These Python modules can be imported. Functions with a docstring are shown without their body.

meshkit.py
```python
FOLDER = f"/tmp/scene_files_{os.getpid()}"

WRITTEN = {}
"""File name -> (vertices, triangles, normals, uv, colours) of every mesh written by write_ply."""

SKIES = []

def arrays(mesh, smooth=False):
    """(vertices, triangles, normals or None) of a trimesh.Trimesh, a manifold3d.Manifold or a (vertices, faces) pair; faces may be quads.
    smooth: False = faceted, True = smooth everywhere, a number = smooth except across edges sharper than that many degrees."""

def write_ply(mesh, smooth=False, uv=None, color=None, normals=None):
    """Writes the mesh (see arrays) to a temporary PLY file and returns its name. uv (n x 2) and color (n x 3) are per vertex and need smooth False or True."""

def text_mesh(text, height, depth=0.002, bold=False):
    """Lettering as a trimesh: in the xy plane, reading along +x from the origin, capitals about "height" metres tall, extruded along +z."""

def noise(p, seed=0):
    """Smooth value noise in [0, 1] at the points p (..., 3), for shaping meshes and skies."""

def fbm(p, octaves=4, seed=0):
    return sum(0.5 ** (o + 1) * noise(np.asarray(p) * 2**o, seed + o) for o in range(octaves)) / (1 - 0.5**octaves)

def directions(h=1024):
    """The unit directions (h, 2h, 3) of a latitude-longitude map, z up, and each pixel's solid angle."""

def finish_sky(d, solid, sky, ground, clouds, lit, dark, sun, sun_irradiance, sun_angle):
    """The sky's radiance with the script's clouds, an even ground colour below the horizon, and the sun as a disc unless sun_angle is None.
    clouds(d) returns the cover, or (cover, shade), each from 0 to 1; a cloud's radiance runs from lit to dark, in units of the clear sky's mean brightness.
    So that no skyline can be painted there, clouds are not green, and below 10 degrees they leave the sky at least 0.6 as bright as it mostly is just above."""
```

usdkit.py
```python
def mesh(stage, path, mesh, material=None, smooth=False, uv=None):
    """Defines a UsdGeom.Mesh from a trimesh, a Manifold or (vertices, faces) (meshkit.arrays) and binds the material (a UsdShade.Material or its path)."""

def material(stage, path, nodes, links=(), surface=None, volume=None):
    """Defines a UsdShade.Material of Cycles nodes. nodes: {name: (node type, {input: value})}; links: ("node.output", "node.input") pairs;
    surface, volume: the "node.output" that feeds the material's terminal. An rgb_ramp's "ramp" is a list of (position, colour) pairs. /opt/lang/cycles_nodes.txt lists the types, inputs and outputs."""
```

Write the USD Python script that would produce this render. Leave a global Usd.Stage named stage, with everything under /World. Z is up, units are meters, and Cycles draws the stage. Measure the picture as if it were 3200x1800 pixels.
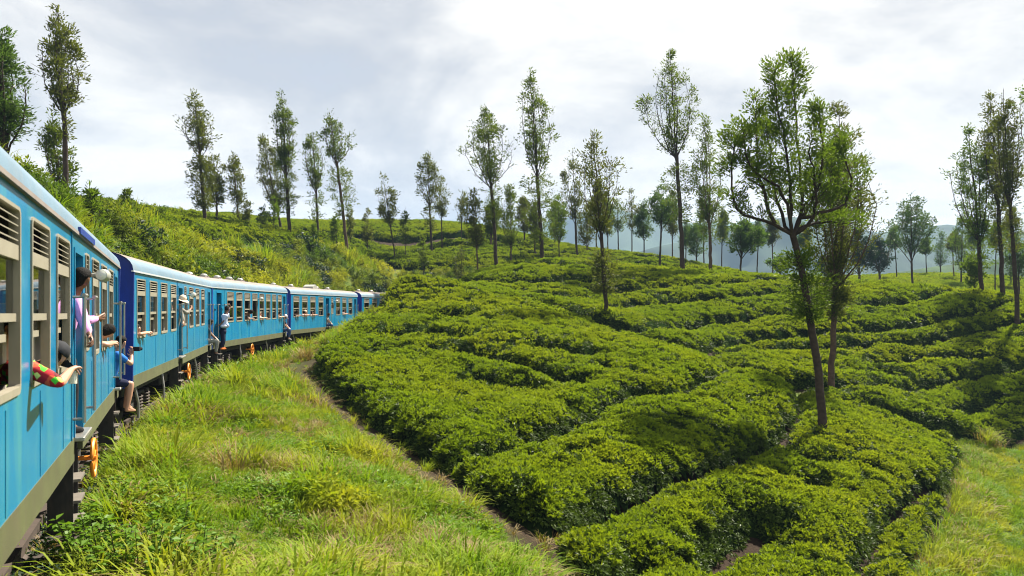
import math, random
import numpy as np
import trimesh, manifold3d, shapely
from shapely.geometry import Polygon, LineString, Point, box as sbox
from scipy.interpolate import RBFInterpolator
from scipy import ndimage
from pxr import Usd, UsdGeom, UsdLux, UsdShade, Gf, Sdf, Vt
import usdkit, meshkit

stage = Usd.Stage.CreateInMemory()
UsdGeom.SetStageUpAxis(stage, 'Z')
UsdGeom.SetStageMetersPerUnit(stage, 1.0)
UsdGeom.Xform.Define(stage, '/World')
PI = math.pi

# ------------------------------------------------------------------ camera
CAM_Z = 2.51
cam = UsdGeom.Camera.Define(stage, '/World/camera')
cam.AddTranslateOp().Set(Gf.Vec3d(0, 0, CAM_Z))
cam.AddRotateXOp().Set(90.0)
cam.CreateFocalLengthAttr(27.0)
cam.CreateHorizontalApertureAttr(36.0)
cam.CreateVerticalApertureAttr(20.25)
cam.CreateVerticalApertureOffsetAttr(0.9)
cam.CreateClippingRangeAttr(Gf.Vec2f(0.1, 20000))
cam.CreateExposureAttr(2.05)
cam.CreateFStopAttr(2.8)
cam.CreateFocusDistanceAttr(26.0)

# ------------------------------------------------------------------ sky and sun
SUN_AZ = math.radians(38.0)      # from +y (ahead) towards +x (right)
SUN_EL = math.radians(52.0)
M = '/World/Looks/'
UsdGeom.Scope.Define(stage, '/World/Looks')
sky_mat = usdkit.material(stage, M + 'sky_look', {
    'sky': ('sky_texture', {'sky_type': 'single_scattering', 'sun_disc': False, 'sun_elevation': SUN_EL, 'sun_rotation': SUN_AZ,
                            'altitude': 1400.0, 'air_density': 1.0, 'aerosol_density': 1.2, 'ozone_density': 1.0}),
    'tc': ('texture_coordinate', {}),
    'map': ('mapping', {'scale': (1.0, 1.0, 2.3), 'location': (0.37, 0.2, 0.5)}),
    'n1': ('noise_texture', {'scale': 2.3, 'detail': 8.0, 'roughness': 0.56, 'distortion': 0.5}),
    'n2': ('noise_texture', {'scale': 5.2, 'detail': 8.0, 'roughness': 0.62, 'distortion': 0.3}),
    'shade': ('mix_float', {'fac': 0.25}),
    'ramp': ('rgb_ramp', {'ramp': [(0.0, (2.65, 2.74, 3.0)), (0.40, (2.8, 2.88, 3.1)), (0.455, (3.3, 3.33, 3.45)), (0.505, (4.15, 4.08, 4.02)), (0.56, (5.0, 4.85, 4.6)), (1.0, (5.6, 5.35, 5.0))]}),
    'cover': ('map_range', {'from_min': 0.30, 'from_max': 0.42, 'to_min': 0.9, 'to_max': 1.0, 'clamp': True}),
    'mixc': ('mix_color', {'use_clamp': False}),
    'bg': ('background_shader', {'strength': 0.05}),
}, [('tc.generated', 'map.vector'), ('map.vector', 'n1.vector'), ('map.vector', 'n2.vector'), ('n1.fac', 'shade.a'), ('n2.fac', 'shade.b'),
    ('shade.result', 'ramp.fac'), ('shade.result', 'cover.value'), ('cover.result', 'mixc.fac'), ('sky.color', 'mixc.a'), ('ramp.color', 'mixc.b'), ('mixc.result', 'bg.color')],
    surface='bg.background')
dome = UsdLux.DomeLight.Define(stage, '/World/sky')
UsdShade.MaterialBindingAPI.Apply(dome.GetPrim()).Bind(sky_mat)
dome.GetPrim().SetCustomDataByKey('kind', 'structure')
sun = UsdLux.DistantLight.Define(stage, '/World/sun')
sun.CreateNormalizeAttr(True)
sun.CreateIntensityAttr(1.15)
sun.CreateAngleAttr(0.8)
sun.CreateColorAttr(Gf.Vec3f(1.0, 0.93, 0.78))
sd = Gf.Vec3d(math.sin(SUN_AZ) * math.cos(SUN_EL), math.cos(SUN_AZ) * math.cos(SUN_EL), math.sin(SUN_EL))
sun.AddOrientOp(UsdGeom.XformOp.PrecisionDouble).Set(Gf.Quatd(Gf.Rotation(Gf.Vec3d(0, 0, 1), sd).GetQuat()))

# ------------------------------------------------------------------ helpers
USED = {}
def numbered(parent, name):
    k = (parent, name)
    n = USED.get(k, 0)
    USED[k] = n + 1
    return name if n == 0 else '%s_%03d' % (name, n)
def tag(p, label=None, category=None, group=None, kind=None):
    p = p.GetPrim() if hasattr(p, 'GetPrim') else p
    for k, v in (('label', label), ('category', category), ('group', group), ('kind', kind)):
        if v:
            p.SetCustomDataByKey(k, v)
    return p
def thing(name, label=None, category=None, loc=(0, 0, 0), rotz=0.0, group=None, kind=None):
    x = UsdGeom.Xform.Define(stage, '/World/' + numbered('/World', name))
    x.AddTranslateOp().Set(Gf.Vec3d(*map(float, loc)))
    if rotz:
        x.AddRotateZOp().Set(math.degrees(rotz))
    tag(x, label, category, group, kind)
    return str(x.GetPath())
def obj(parent, name, mesh, mat, smooth=False, label=None, kind=None):
    parent = parent or '/World'
    path = parent + '/' + numbered(parent, name)
    m = usdkit.mesh(stage, path, mesh, mat, smooth=smooth)
    tag(m, label, kind=kind)
    return path
class MB:
    def __init__(s):
        s.v, s.f, s.n = [], [], 0
    def add(s, v, f):
        v = np.asarray(v, float); f = np.asarray(f, int)
        if f.shape[1] == 4:
            f = np.vstack([f[:, [0, 1, 2]], f[:, [0, 2, 3]]])
        s.v.append(v); s.f.append(f + s.n); s.n += len(v)
        return s
    def mesh(s, m):
        v, f, _ = meshkit.arrays(m)
        return s.add(v, f)
    def box(s, x0, x1, y0, y1, z0, z1, c=0.0):
        if c <= 0:
            v = [(x, y, z) for x in (x0, x1) for y in (y0, y1) for z in (z0, z1)]
            return s.add(v, [(0, 1, 3, 2), (4, 6, 7, 5), (0, 4, 5, 1), (2, 3, 7, 6), (0, 2, 6, 4), (1, 5, 7, 3)])
        p = []
        for x in (x0, x1):
            for y in (y0, y1):
                for z in (z0, z1):
                    sx = c if x == min(x0, x1) else -c; sy = c if y == min(y0, y1) else -c; sz = c if z == min(z0, z1) else -c
                    p += [(x + sx, y + sy, z), (x + sx, y, z + sz), (x, y + sy, z + sz)]
        h = trimesh.convex.convex_hull(np.array(p))
        return s.add(h.vertices, h.faces)
    def tube(s, pts, r, sides=6, caps=True):
        p = np.asarray(pts, float); r = np.broadcast_to(np.asarray(r, float), (len(p),))
        t = np.gradient(p, axis=0); t /= np.linalg.norm(t, axis=1, keepdims=True) + 1e-12
        ref = np.array([0, 0, 1.0]) if abs(t[:, 2]).mean() < 0.8 else np.array([1.0, 0, 0])
        a = np.cross(t, ref); a /= np.linalg.norm(a, axis=1, keepdims=True) + 1e-12
        b = np.cross(t, a)
        an = np.arange(sides) * 2 * PI / sides
        v = p[:, None] + r[:, None, None] * (np.cos(an)[None, :, None] * a[:, None] + np.sin(an)[None, :, None] * b[:, None])
        i, j = np.meshgrid(np.arange(len(p) - 1), np.arange(sides), indexing='ij')
        q = np.stack([i * sides + j, i * sides + (j + 1) % sides, (i + 1) * sides + (j + 1) % sides, (i + 1) * sides + j], -1).reshape(-1, 4)
        f = np.vstack([q[:, [0, 1, 2]], q[:, [0, 2, 3]]])
        v = v.reshape(-1, 3)
        if caps:
            n = len(v)
            v = np.vstack([v, p[:1], p[-1:]])
            e = (len(p) - 1) * sides
            f = np.vstack([f] + [[(n, (k + 1) % sides, k)] for k in range(sides)] + [[(n + 1, e + k, e + (k + 1) % sides)] for k in range(sides)])
        return s.add(v, f)
    def out(s):
        return np.vstack(s.v), np.vstack(s.f)
def arr(v, t):
    return v

# ------------------------------------------------------------------ materials
def plain(name, col, rough=0.6, metal=0.0, var=0.12, scale=6.0, spec=0.5, bump=0.0, coat=0.0, dirt=None, dirt_amt=0.5, dirt_scale=1.2):
    n = {'g': ('geometry', {}), 'tc': ('texture_coordinate', {}), 'n': ('noise_texture', {'scale': scale, 'detail': 5.0, 'roughness': 0.6}),
         'r': ('rgb_ramp', {'ramp': [(0.25, tuple(c * (1 - var) for c in col)), (0.75, tuple(min(1, c * (1 + var)) for c in col))]}),
         'p': ('principled_bsdf', {'roughness': rough, 'metallic': metal, 'specular_ior_level': spec, 'coat_weight': coat, 'coat_roughness': 0.12})}
    l = [('g.position', 'n.vector'), ('n.fac', 'r.fac')]
    src = 'r.color'
    if dirt:
        n['d'] = ('noise_texture', {'scale': dirt_scale, 'detail': 7.0, 'roughness': 0.7, 'distortion': 0.5})
        n['dm'] = ('mapping', {'scale': (1.6, 1.6, 0.35)})
        n['dr'] = ('map_range', {'from_min': 0.48, 'from_max': 0.72, 'to_min': 0.0, 'to_max': dirt_amt, 'clamp': True})
        n['dx'] = ('mix_color', {'b': dirt})
        l += [('g.position', 'dm.vector'), ('dm.vector', 'd.vector'), ('d.fac', 'dr.value'), ('dr.result', 'dx.fac'), ('r.color', 'dx.a')]
        src = 'dx.result'
    l.append((src, 'p.base_color'))
    if bump:
        n['b'] = ('bump', {'strength': bump, 'distance': 0.02})
        l += [('n.fac', 'b.height'), ('b.normal', 'p.normal')]
    return usdkit.material(stage, M + name, n, l, surface='p.BSDF')
def leafy(name, ramp, trans=0.35, rough=0.45, spec=0.4, patch=None, patch_scale=0.2, tcol=1.35):
    n = {'g': ('geometry', {}), 'r': ('rgb_ramp', {'ramp': ramp}),
         'p': ('principled_bsdf', {'roughness': rough, 'specular_ior_level': spec}), 't': ('translucent_bsdf', {}), 'm': ('mix_closure', {'fac': trans}),
         'tb': ('mix_color', {'blend_type': 'multiply', 'fac': 1.0, 'b': (tcol * 1.1, tcol * 1.05, tcol * 0.5), 'use_clamp': False})}
    l = [('g.random_per_island', 'r.fac')]
    src = 'r.color'
    if patch:
        n['pn'] = ('noise_texture', {'scale': patch_scale, 'detail': 4.0, 'roughness': 0.6})
        n['pr'] = ('map_range', {'from_min': 0.42, 'from_max': 0.66, 'to_min': 0.0, 'to_max': 0.75, 'clamp': True})
        n['px'] = ('mix_color', {'b': patch})
        l += [('g.position', 'pn.vector'), ('pn.fac', 'pr.value'), ('pr.result', 'px.fac'), ('r.color', 'px.a')]
        src = 'px.result'
    l += [(src, 'p.base_color'), (src, 'tb.a'), ('tb.result', 't.color'), ('p.BSDF', 'm.closure1'), ('t.BSDF', 'm.closure2')]
    return usdkit.material(stage, M + name, n, l, surface='m.closure')

# leaves
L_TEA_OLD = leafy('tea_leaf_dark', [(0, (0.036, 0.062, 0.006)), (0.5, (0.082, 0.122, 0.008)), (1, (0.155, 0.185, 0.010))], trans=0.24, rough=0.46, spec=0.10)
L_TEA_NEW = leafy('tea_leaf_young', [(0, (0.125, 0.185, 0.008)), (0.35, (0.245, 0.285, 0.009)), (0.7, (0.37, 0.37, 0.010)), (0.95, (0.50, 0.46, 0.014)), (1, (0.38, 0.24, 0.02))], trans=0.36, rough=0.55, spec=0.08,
                  patch=(0.19, 0.225, 0.009), patch_scale=0.13)
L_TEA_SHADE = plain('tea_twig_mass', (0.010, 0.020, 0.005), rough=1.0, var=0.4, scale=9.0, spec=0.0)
L_GRASS = leafy('grass_blade', [(0, (0.10, 0.175, 0.008)), (0.5, (0.205, 0.26, 0.011)), (0.92, (0.30, 0.31, 0.018)), (1, (0.38, 0.33, 0.11))], trans=0.36, rough=0.6, spec=0.06,
                patch=(0.25, 0.245, 0.022), patch_scale=0.45)
L_GRASS_DRY = leafy('grass_dry', [(0, (0.17, 0.13, 0.05)), (1, (0.36, 0.28, 0.12))], trans=0.25, rough=0.7, spec=0.2)
L_WEED = leafy('weed_leaf', [(0, (0.08, 0.155, 0.012)), (0.6, (0.15, 0.235, 0.014)), (1, (0.26, 0.31, 0.02))], trans=0.36, rough=0.5, spec=0.12)
L_SCRUB = leafy('scrub_leaf', [(0, (0.055, 0.10, 0.008)), (0.5, (0.165, 0.21, 0.011)), (1, (0.33, 0.33, 0.02))], trans=0.34, rough=0.55, spec=0.1,
                patch=(0.31, 0.31, 0.016), patch_scale=0.16)
L_OAK = leafy('oak_leaf', [(0, (0.06, 0.09, 0.010)), (0.55, (0.14, 0.175, 0.014)), (1, (0.28, 0.29, 0.02))], trans=0.48, rough=0.5, spec=0.15)
L_OAK_OLIVE = leafy('oak_leaf_olive', [(0, (0.06, 0.075, 0.014)), (0.55, (0.145, 0.16, 0.020)), (1, (0.30, 0.285, 0.028))], trans=0.48, rough=0.5, spec=0.14)
L_OAK_LIGHT = leafy('oak_leaf_light', [(0, (0.06, 0.10, 0.010)), (0.55, (0.16, 0.21, 0.014)), (1, (0.36, 0.36, 0.018))], trans=0.5, rough=0.5, spec=0.15)
L_DARK = leafy('broad_leaf_dark', [(0, (0.014, 0.034, 0.014)), (1, (0.04, 0.07, 0.022))], trans=0.2, rough=0.5, spec=0.2)
L_GUM = leafy('gum_leaf', [(0, (0.045, 0.085, 0.02)), (1, (0.16, 0.21, 0.035))], trans=0.42, rough=0.45, spec=0.25)
B_BARK = plain('bark', (0.034, 0.024, 0.018), rough=0.9, var=0.5, scale=5.0, spec=0.15, bump=0.5)
B_BARK_RED = plain('bark_reddish', (0.062, 0.040, 0.028), rough=0.9, var=0.5, scale=4.0, spec=0.15, bump=0.5)
B_TWIG = plain('twig', (0.04, 0.03, 0.022), rough=0.9, var=0.3, scale=3.0, spec=0.15)
# ------------------------------------------------------------------ terrain
# the side of the train that faces the tea, carriage by carriage: start and end in plan, metres
COACH = [((-1.07, 0.0), (-7.34, 14.3)), ((-7.84, 15.9), (-11.67, 29.8)), ((-11.7, 30.0), (-12.5, 42.4)), ((-13.07, 45.4), (-12.39, 61.3)), ((-12.2, 62.4), (-8.9, 77.0))]
def rail_z(y):
    return 0.0 if y < 14 else 0.0105 * (y - 14)
def coach_frame(k):
    A = np.array(COACH[k][0]); B = np.array(COACH[k][1]); d = (B - A) / np.linalg.norm(B - A)
    return A, d, np.array([d[1], -d[0]]), float(np.linalg.norm(B - A))
track = [(3.0, -14.0)]
for k in range(5):
    A, d, n, L = coach_frame(k)
    for t in (0.12, 0.5, 0.88):
        track.append(tuple(A + d * L * t - n * 1.4))
track += [(-6.5, 83.0), (-2.0, 90.0)]
TRK = LineString(track)
CP = [  # ground control points x, y, z
 (-2.6,6,-.15),(-1,7,-.7),(1,8,-1.3),(-3,9.5,-.55),(0,10,-1.2),(0,13.5,-1.9),(2,12,-2.4),(4,10,-3.3),(8,8,-4.6),(14,6,-5.6),(0,2,-1.0),(4,0,-2.5),(0,-10,-1),(10,-8,-5),(30,-8,-6.5),(-30,-10,10),(-10,-10,4),
 (-3.3,12,-.55),(-5.0,15,-.4),(-7.4,20,-.15),(-8.7,24,-.15),(-9.8,28,.0),(-10.2,34,.2),(-10.6,40,.45),
 (.48,15,-1.95),(-1,18,-1.6),(-2.5,21,-1.41),(-4.5,24.5,-1.05),(-6.3,28,-.69),(-7.8,31,-.07),(-8.5,36,.44),(-9.3,43,1.15),(-10.2,50,1.6),(-10.2,54,2.0),(-10.2,60,2.0),
 (-8.2,54,3.9),(-5.2,53,3.6),(-2.6,52,3.0),(1.57,49,1.9),(5.05,46,.63),(9.2,43,-.5),(11.5,41,-1.06),(14.8,39,-2.45),(16.4,38,-3.3),(18.7,37.5,-4.3),(21.3,37,-5.3),
 (-6.9,46,1.35),(-1.7,38,.41),(-5.2,34,-.34),(3.6,33,-1.14),(.16,24,-1.63),(-1.2,29,-1.3),(6,28,-2.1),(10.1,32,-2.6),(3.3,20.5,-2.75),(7,22,-3.6),(3.5,16.5,-3.5),(13.4,33,-3.15),(12.7,27,-4.8),(8.2,19.5,-4.6),(14.3,26,-5.3),
 (19.3,30.7,-5.75),(16.5,25,-5.9),(28.2,46.5,-5.7),(30.7,45,-5.7),(26,36,-6.1),(34,34,-6.3),(24,16,-6.5),(45,40,-6.4),
 (6.8,52,1.5),(6.9,49.3,.5),(11,47,-.8),(15,44,-2.2),(19.2,46,-2.2),(18.5,42.5,-3.2),(21.5,46,-2.8),(25.3,46,-3.95),(27.4,46,-5.0),(23,42,-4.9),
 (34.7,52,-4.07),(27.8,53,-2.8),(19.9,54,-1.5),(14.6,55,-.1),(40,60,-1.2),(33,63,.3),(23.6,64,1.6),(13.6,64,2.2),(6.8,62,2.54),(1,61,3.2),(-3,61,3.8),
 (48.7,73,2.9),(43,75,3.9),(34,78,4.7),(25.3,80,5.5),(17,80,6.1),(8.8,80,6.6),(.5,78,6.5),(-3.65,72,5.3),(60,70,.5),(70,60,-3),(58,50,-4.5),
 (-8.2,60,2.2),(-6.5,64,3.0),(-5,68,4.0),
 (-11.8,15.2,.2),(-13.4,20,.35),(-15.6,29,.5),(-16.4,36,.6),(-17.2,45,.8),(-16.5,56,.9),(-14.5,70,1.1),(-10,82,1.4),
 (-5.5,0,.3),(-10,3,4),(-15,11,5.2),(-17.5,22,6.0),(-19.1,34,6.5),(-21.8,45,6.6),(-22.8,56,6.6),(-21.3,70,6.9),(-16.9,84,7.1),(-13,89,6.2),
 (-31,52,9.3),(-28.5,62,9.4),(-26.2,78,10.2),(-29.8,75,10.6),(-27,40,8.2),(-28,25,8),(-25,10,7.5),(-23.8,105,12.4),(-33.5,100,13.0),(-23.7,118,14.9),(-8.6,120,14.8),(-8.6,113,13.0),(-33.5,125,16.6),(-23,140,18.3),(-5,140,17.3),(-33,150,18),(-60,80,16),(-70,40,15),(-70,130,22),
 (-15,100,9.3),(-16.7,112,11.6),(-7,98,9.0),(-6.4,91,6.4),(6,105,9.6),(7,120,12.3),(21.5,115,10.3),(26,110,8.8),(3,96,7.0),(14,100,7.5),(36,105,6.5),(24,95,6.3),(46,95,3.5),
 (78,150,8.6),(60,130,6.3),(97,170,10.2),(50,120,5.2),(80,110,2),(30,140,9),(10,150,14),(110,130,4),(130,90,-2),(90,70,-4),(140,40,-8),(120,0,-9),(80,10,-8),
 (0,200,10),(-60,200,20),(60,210,6),(130,210,5),(-100,0,18),(-110,100,24)]
CP = np.array(CP, float)
rbf = RBFInterpolator(CP[:, :2], CP[:, 2], kernel='thin_plate_spline', smoothing=0.02)
GX = np.arange(-112, 142.1, 0.5); GY = np.arange(-14, 212.1, 0.5)
gx, gy = np.meshgrid(GX, GY, indexing='ij')
cx = np.arange(-112, 142.1, 1.5); cy = np.arange(-14, 212.1, 1.5)
ccx, ccy = np.meshgrid(cx, cy, indexing='ij')
cz = rbf(np.stack([ccx.ravel(), ccy.ravel()], 1)).reshape(ccx.shape)
HZ = ndimage.map_coordinates(cz, [(gx + 112) / 1.5, (gy + 14) / 1.5], order=3, mode='nearest')
# level bed under the rails
tp = np.array([TRK.interpolate(s).coords[0] for s in np.arange(0, TRK.length, 0.4)])
tz = np.array([rail_z(y) for y in tp[:, 1]])
from scipy.spatial import cKDTree
TK = cKDTree(tp)
dd, ii = TK.query(np.stack([gx.ravel(), gy.ravel()], 1))
dd = dd.reshape(gx.shape); bed = tz[ii].reshape(gx.shape) - 0.2
w = np.clip((dd - 1.45) / 1.3, 0, 1); w = w * w * (3 - 2 * w)
HZ = bed * (1 - w) + HZ * w
P3 = np.stack([gx, gy, gx * 0], -1)
HZ = HZ + w * ((meshkit.fbm(P3 * 0.35, 3, 5) - 0.5) * 0.35)
def gz(x, y):
    x = np.asarray(x, float)
    return ndimage.map_coordinates(HZ, [(np.atleast_1d(x) + 112) / 0.5, (np.atleast_1d(np.asarray(y, float)) + 14) / 0.5], order=1, mode='nearest').reshape(x.shape)
def track_dist(x, y):
    return TK.query(np.stack([np.ravel(x), np.ravel(y)], 1))[0].reshape(np.shape(x))
# ------------------------------------------------------------------ tea gaps and outlines, in plan (metres)
EDGE = [(1.9, 6.0), (1.6, 11.0), (1.3, 12.9), (0.5, 15.0), (-1.0, 17.1), (-2.4, 20.5), (-4.4, 23.9), (-6.2, 27.4), (-7.7, 30.3), (-8.5, 32.5), (-8.7, 36.0), (-9.2, 43.0), (-9.1, 50.0), (-8.6, 54.5)]
GULLY = [(-6.0, 56.5), (-1.0, 54.6), (4.0, 51.0), (6.6, 49.6), (8.5, 48.6), (10.6, 47.5), (13.0, 45.5), (15.0, 44.3), (17.0, 43.3), (18.4, 43.0), (20.4, 43.0), (22.0, 42.5), (24.5, 42.5)]
RIGHT = [(24.2, 41.0), (23.4, 40.0), (20.9, 36.2), (16.8, 29.6), (13.7, 25.4), (11.6, 22.3), (10.2, 18.0), (9.2, 14.0), (8.6, 6.0)]
G2 = [(-3.0, 14.6), (-1.8, 16.8), (-1.3, 18.8), (-0.5, 20.8), (0.5, 22.9), (1.4, 24.3), (2.5, 26.7), (3.4, 29.1), (5.2, 32.0), (7.0, 33.0), (8.4, 35.4), (10.7, 39.5), (12.2, 43.0), (13.6, 46.5)]
G3 = [(-0.5, 12.2), (0.3, 13.2), (0.4, 13.8), (1.2, 16.0), (2.0, 18.2), (2.6, 19.3), (3.3, 20.3), (4.0, 21.5), (5.6, 23.4), (7.5, 26.2), (9.2, 28.8), (11.2, 31.8), (13.0, 34.9), (14.6, 39.0), (16.2, 45.0)]
G5 = [(6.6, 4.0), (7.6, 14.0), (8.9, 20.0), (10.0, 21.6), (12.0, 25.0), (13.7, 27.3), (14.9, 28.8), (17.5, 31.5)]
PARTIAL = [[(-2.6, 36.4), (-2.0, 36.3), (-0.6, 35.5), (1.1, 34.4), (2.2, 33.0), (2.6, 32.8)], [(-1.5, 31.8), (-0.8, 31.3), (0.5, 31.0)], [(10.5, 30.2), (11.2, 29.8), (11.8, 29.9)],
           [(4.4, 17.4), (4.9, 18.5), (6.4, 20.5), (6.8, 21.0)], [(0.6, 10.1), (1.4, 12.4), (2.7, 16.0)], [(-6.6, 39.0), (-4.5, 39.6), (-3.0, 39.2)], [(-6.0, 45.5), (-3.0, 45.2)], [(9.0, 26.0), (10.6, 27.0)], [(1.0, 39.0), (3.4, 38.0)]]
RA = [(-2.5, 53.5), (0.5, 55.5), (3.0, 57.0), (5.8, 58.8), (8.3, 62.0), (10.7, 64.2), (13.7, 66.0), (17.1, 67.5), (20.5, 68.8), (24.9, 71.6), (30.0, 75.0), (36.0, 80.0), (42.0, 86.0)]
RB = [(5.5, 49.5), (8.3, 51.3), (11.2, 55.2), (15.0, 60.6), (18.2, 62.4), (21.7, 64.3), (24.8, 65.1), (26.6, 66.9), (29.5, 68.8), (32.2, 68.8), (34.8, 69.8), (37.8, 71.5), (39.7, 72.9), (46.0, 79.0), (50.0, 84.0)]
RC = [(11.5, 49.0), (13.2, 51.8), (14.0, 53.2), (17.9, 58.1), (20.7, 59.4), (23.2, 60.4), (25.5, 61.0), (29.4, 62.8), (32.5, 63.8), (35.6, 65.6), (38.1, 66.8), (41.7, 68.3), (44.3, 70.4), (52.0, 77.0), (56.0, 82.0)]
RD = [(12.4, 48.2), (13.7, 51.2), (17.6, 55.6), (21.2, 57.3), (25.3, 58.6), (28.9, 60.0), (31.8, 60.9), (34.3, 62.1), (38.7, 64.0), (44.6, 66.5), (53.0, 71.5), (62.0, 78.0)]
RE = [(14.0, 45.5), (16.4, 45.4), (17.7, 45.6), (19.1, 46.0), (24.0, 49.9), (26.0, 51.1), (28.6, 53.0), (32.5, 55.2), (35.6, 56.6), (38.6, 57.8), (46.0, 61.5), (60.0, 68.0)]
HILL = [(-5.0, 59.5), (-1.0, 56.0), (4.0, 52.4), (8.0, 50.4), (11.0, 49.4), (14.0, 47.4), (16.0, 45.2), (18.0, 44.4), (20.5, 44.4), (21.8, 43.8), (24.0, 43.7), (27.0, 44.0), (32.5, 48.4), (40.0, 53.0), (52.0, 60.0), (62.0, 70.0), (52.0, 80.0), (34.0, 85.0), (25.0, 87.0), (10.0, 88.0), (0.0, 85.0), (-4.0, 76.0), (-5.3, 70.0), (-5.5, 64.0)]
TPART = [[(-4.4, 68.9), (-0.9, 65.5), (2.0, 66.0), (5.3, 68.3), (7.5, 68.7)], [(7.2, 65.8), (11.0, 68.2), (15.1, 70.9), (19.4, 73.0), (26.9, 77.2)], [(26, 55.5), (31, 58.0), (36, 59.3)], [(21, 51.5), (26, 54.0)], [(25, 47.0), (29, 50.0), (32.5, 52.0)], [(-2, 61), (2, 61), (5.5, 63)], [(-2, 73), (4, 73.5), (10, 75)], [(13, 57), (9.5, 54)]]
FAR_A = [(-27, 57), (-24.5, 70), (-22, 86), (-15, 93), (-6, 94), (4, 99), (12, 103), (22, 99), (40, 99), (52, 101), (54, 122), (34, 138), (0, 156), (-44, 152), (-48, 105), (-40, 70)]
FAR_B = [(52, 112), (66, 110), (84, 116), (112, 150), (120, 190), (90, 196), (62, 150)]
MOUND = Polygon(EDGE + GULLY + RIGHT).buffer(0)
TEA_ALL = shapely.union_all([MOUND, Polygon(HILL).buffer(0), Polygon(FAR_A).buffer(0), Polygon(FAR_B).buffer(0)])
rng = np.random.default_rng(7)
def dens(line, step=0.15):
    l = LineString(line)
    return np.array([l.interpolate(s).coords[0] for s in np.arange(0, l.length + step, step)])
def poly_dist(P, X, Y):
    """distance to the outline, positive inside"""
    ins = shapely.contains_xy(P, X, Y)
    b = dens(list(P.exterior.coords), 0.2)
    d = cKDTree(b).query(np.stack([X.ravel(), Y.ravel()], 1))[0].reshape(X.shape)
    return np.where(ins, d, -d)

# ------------------------------------------------------------------ ground: one sheet to the horizon
def axis(lo, hi, fine0, fine1, step, grow=1.16):
    a = list(np.arange(fine0, fine1 + 1e-6, step))
    s = step
    while a[-1] < hi:
        s *= grow; a.append(a[-1] + s)
    s = step
    while a[0] > lo:
        s *= grow; a.insert(0, a[0] - s)
    return np.array(a)
ax = axis(-4200, 4200, -24, 36, 0.55, 1.07); ay = axis(-1500, 6500, 2, 64, 0.55, 1.05)
agx, agy = np.meshgrid(ax, ay, indexing='ij')
inx = np.clip(agx, -111, 141); iny = np.clip(agy, -13, 211)
az = gz(inx, iny)
out = np.hypot(agx - inx, agy - iny)
far = np.clip(out / 260.0, 0, 1)
far = far * far * (3 - 2 * far)
az = az * (1 - far) + (-70 + 12 * (meshkit.fbm(np.stack([agx, agy, agx * 0], -1) / 180.0, 3, 3) - .5)) * far
edge_d = cKDTree(dens(EDGE)).query(np.stack([agx.ravel(), agy.ravel()], 1))[0].reshape(agx.shape)
right_d = cKDTree(dens(RIGHT)).query(np.stack([agx.ravel(), agy.ravel()], 1))[0].reshape(agx.shape)
in_tea = shapely.contains_xy(TEA_ALL, agx, agy)
bedd = TK.query(np.stack([agx.ravel(), agy.ravel()], 1))[0].reshape(agx.shape)
soil = np.clip(np.maximum.reduce([1.25 - edge_d / 1.3, (1 - right_d / 1.0) * 0.8, in_tea * 1.0, np.clip((2.3 - bedd) / 0.6, 0, 1)]), 0, 1)
nx, ny = agx.shape
ij = np.arange(nx * ny).reshape(nx, ny)
q = np.stack([ij[:-1, :-1], ij[1:, :-1], ij[1:, 1:], ij[:-1, 1:]], -1).reshape(-1, 4)
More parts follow.
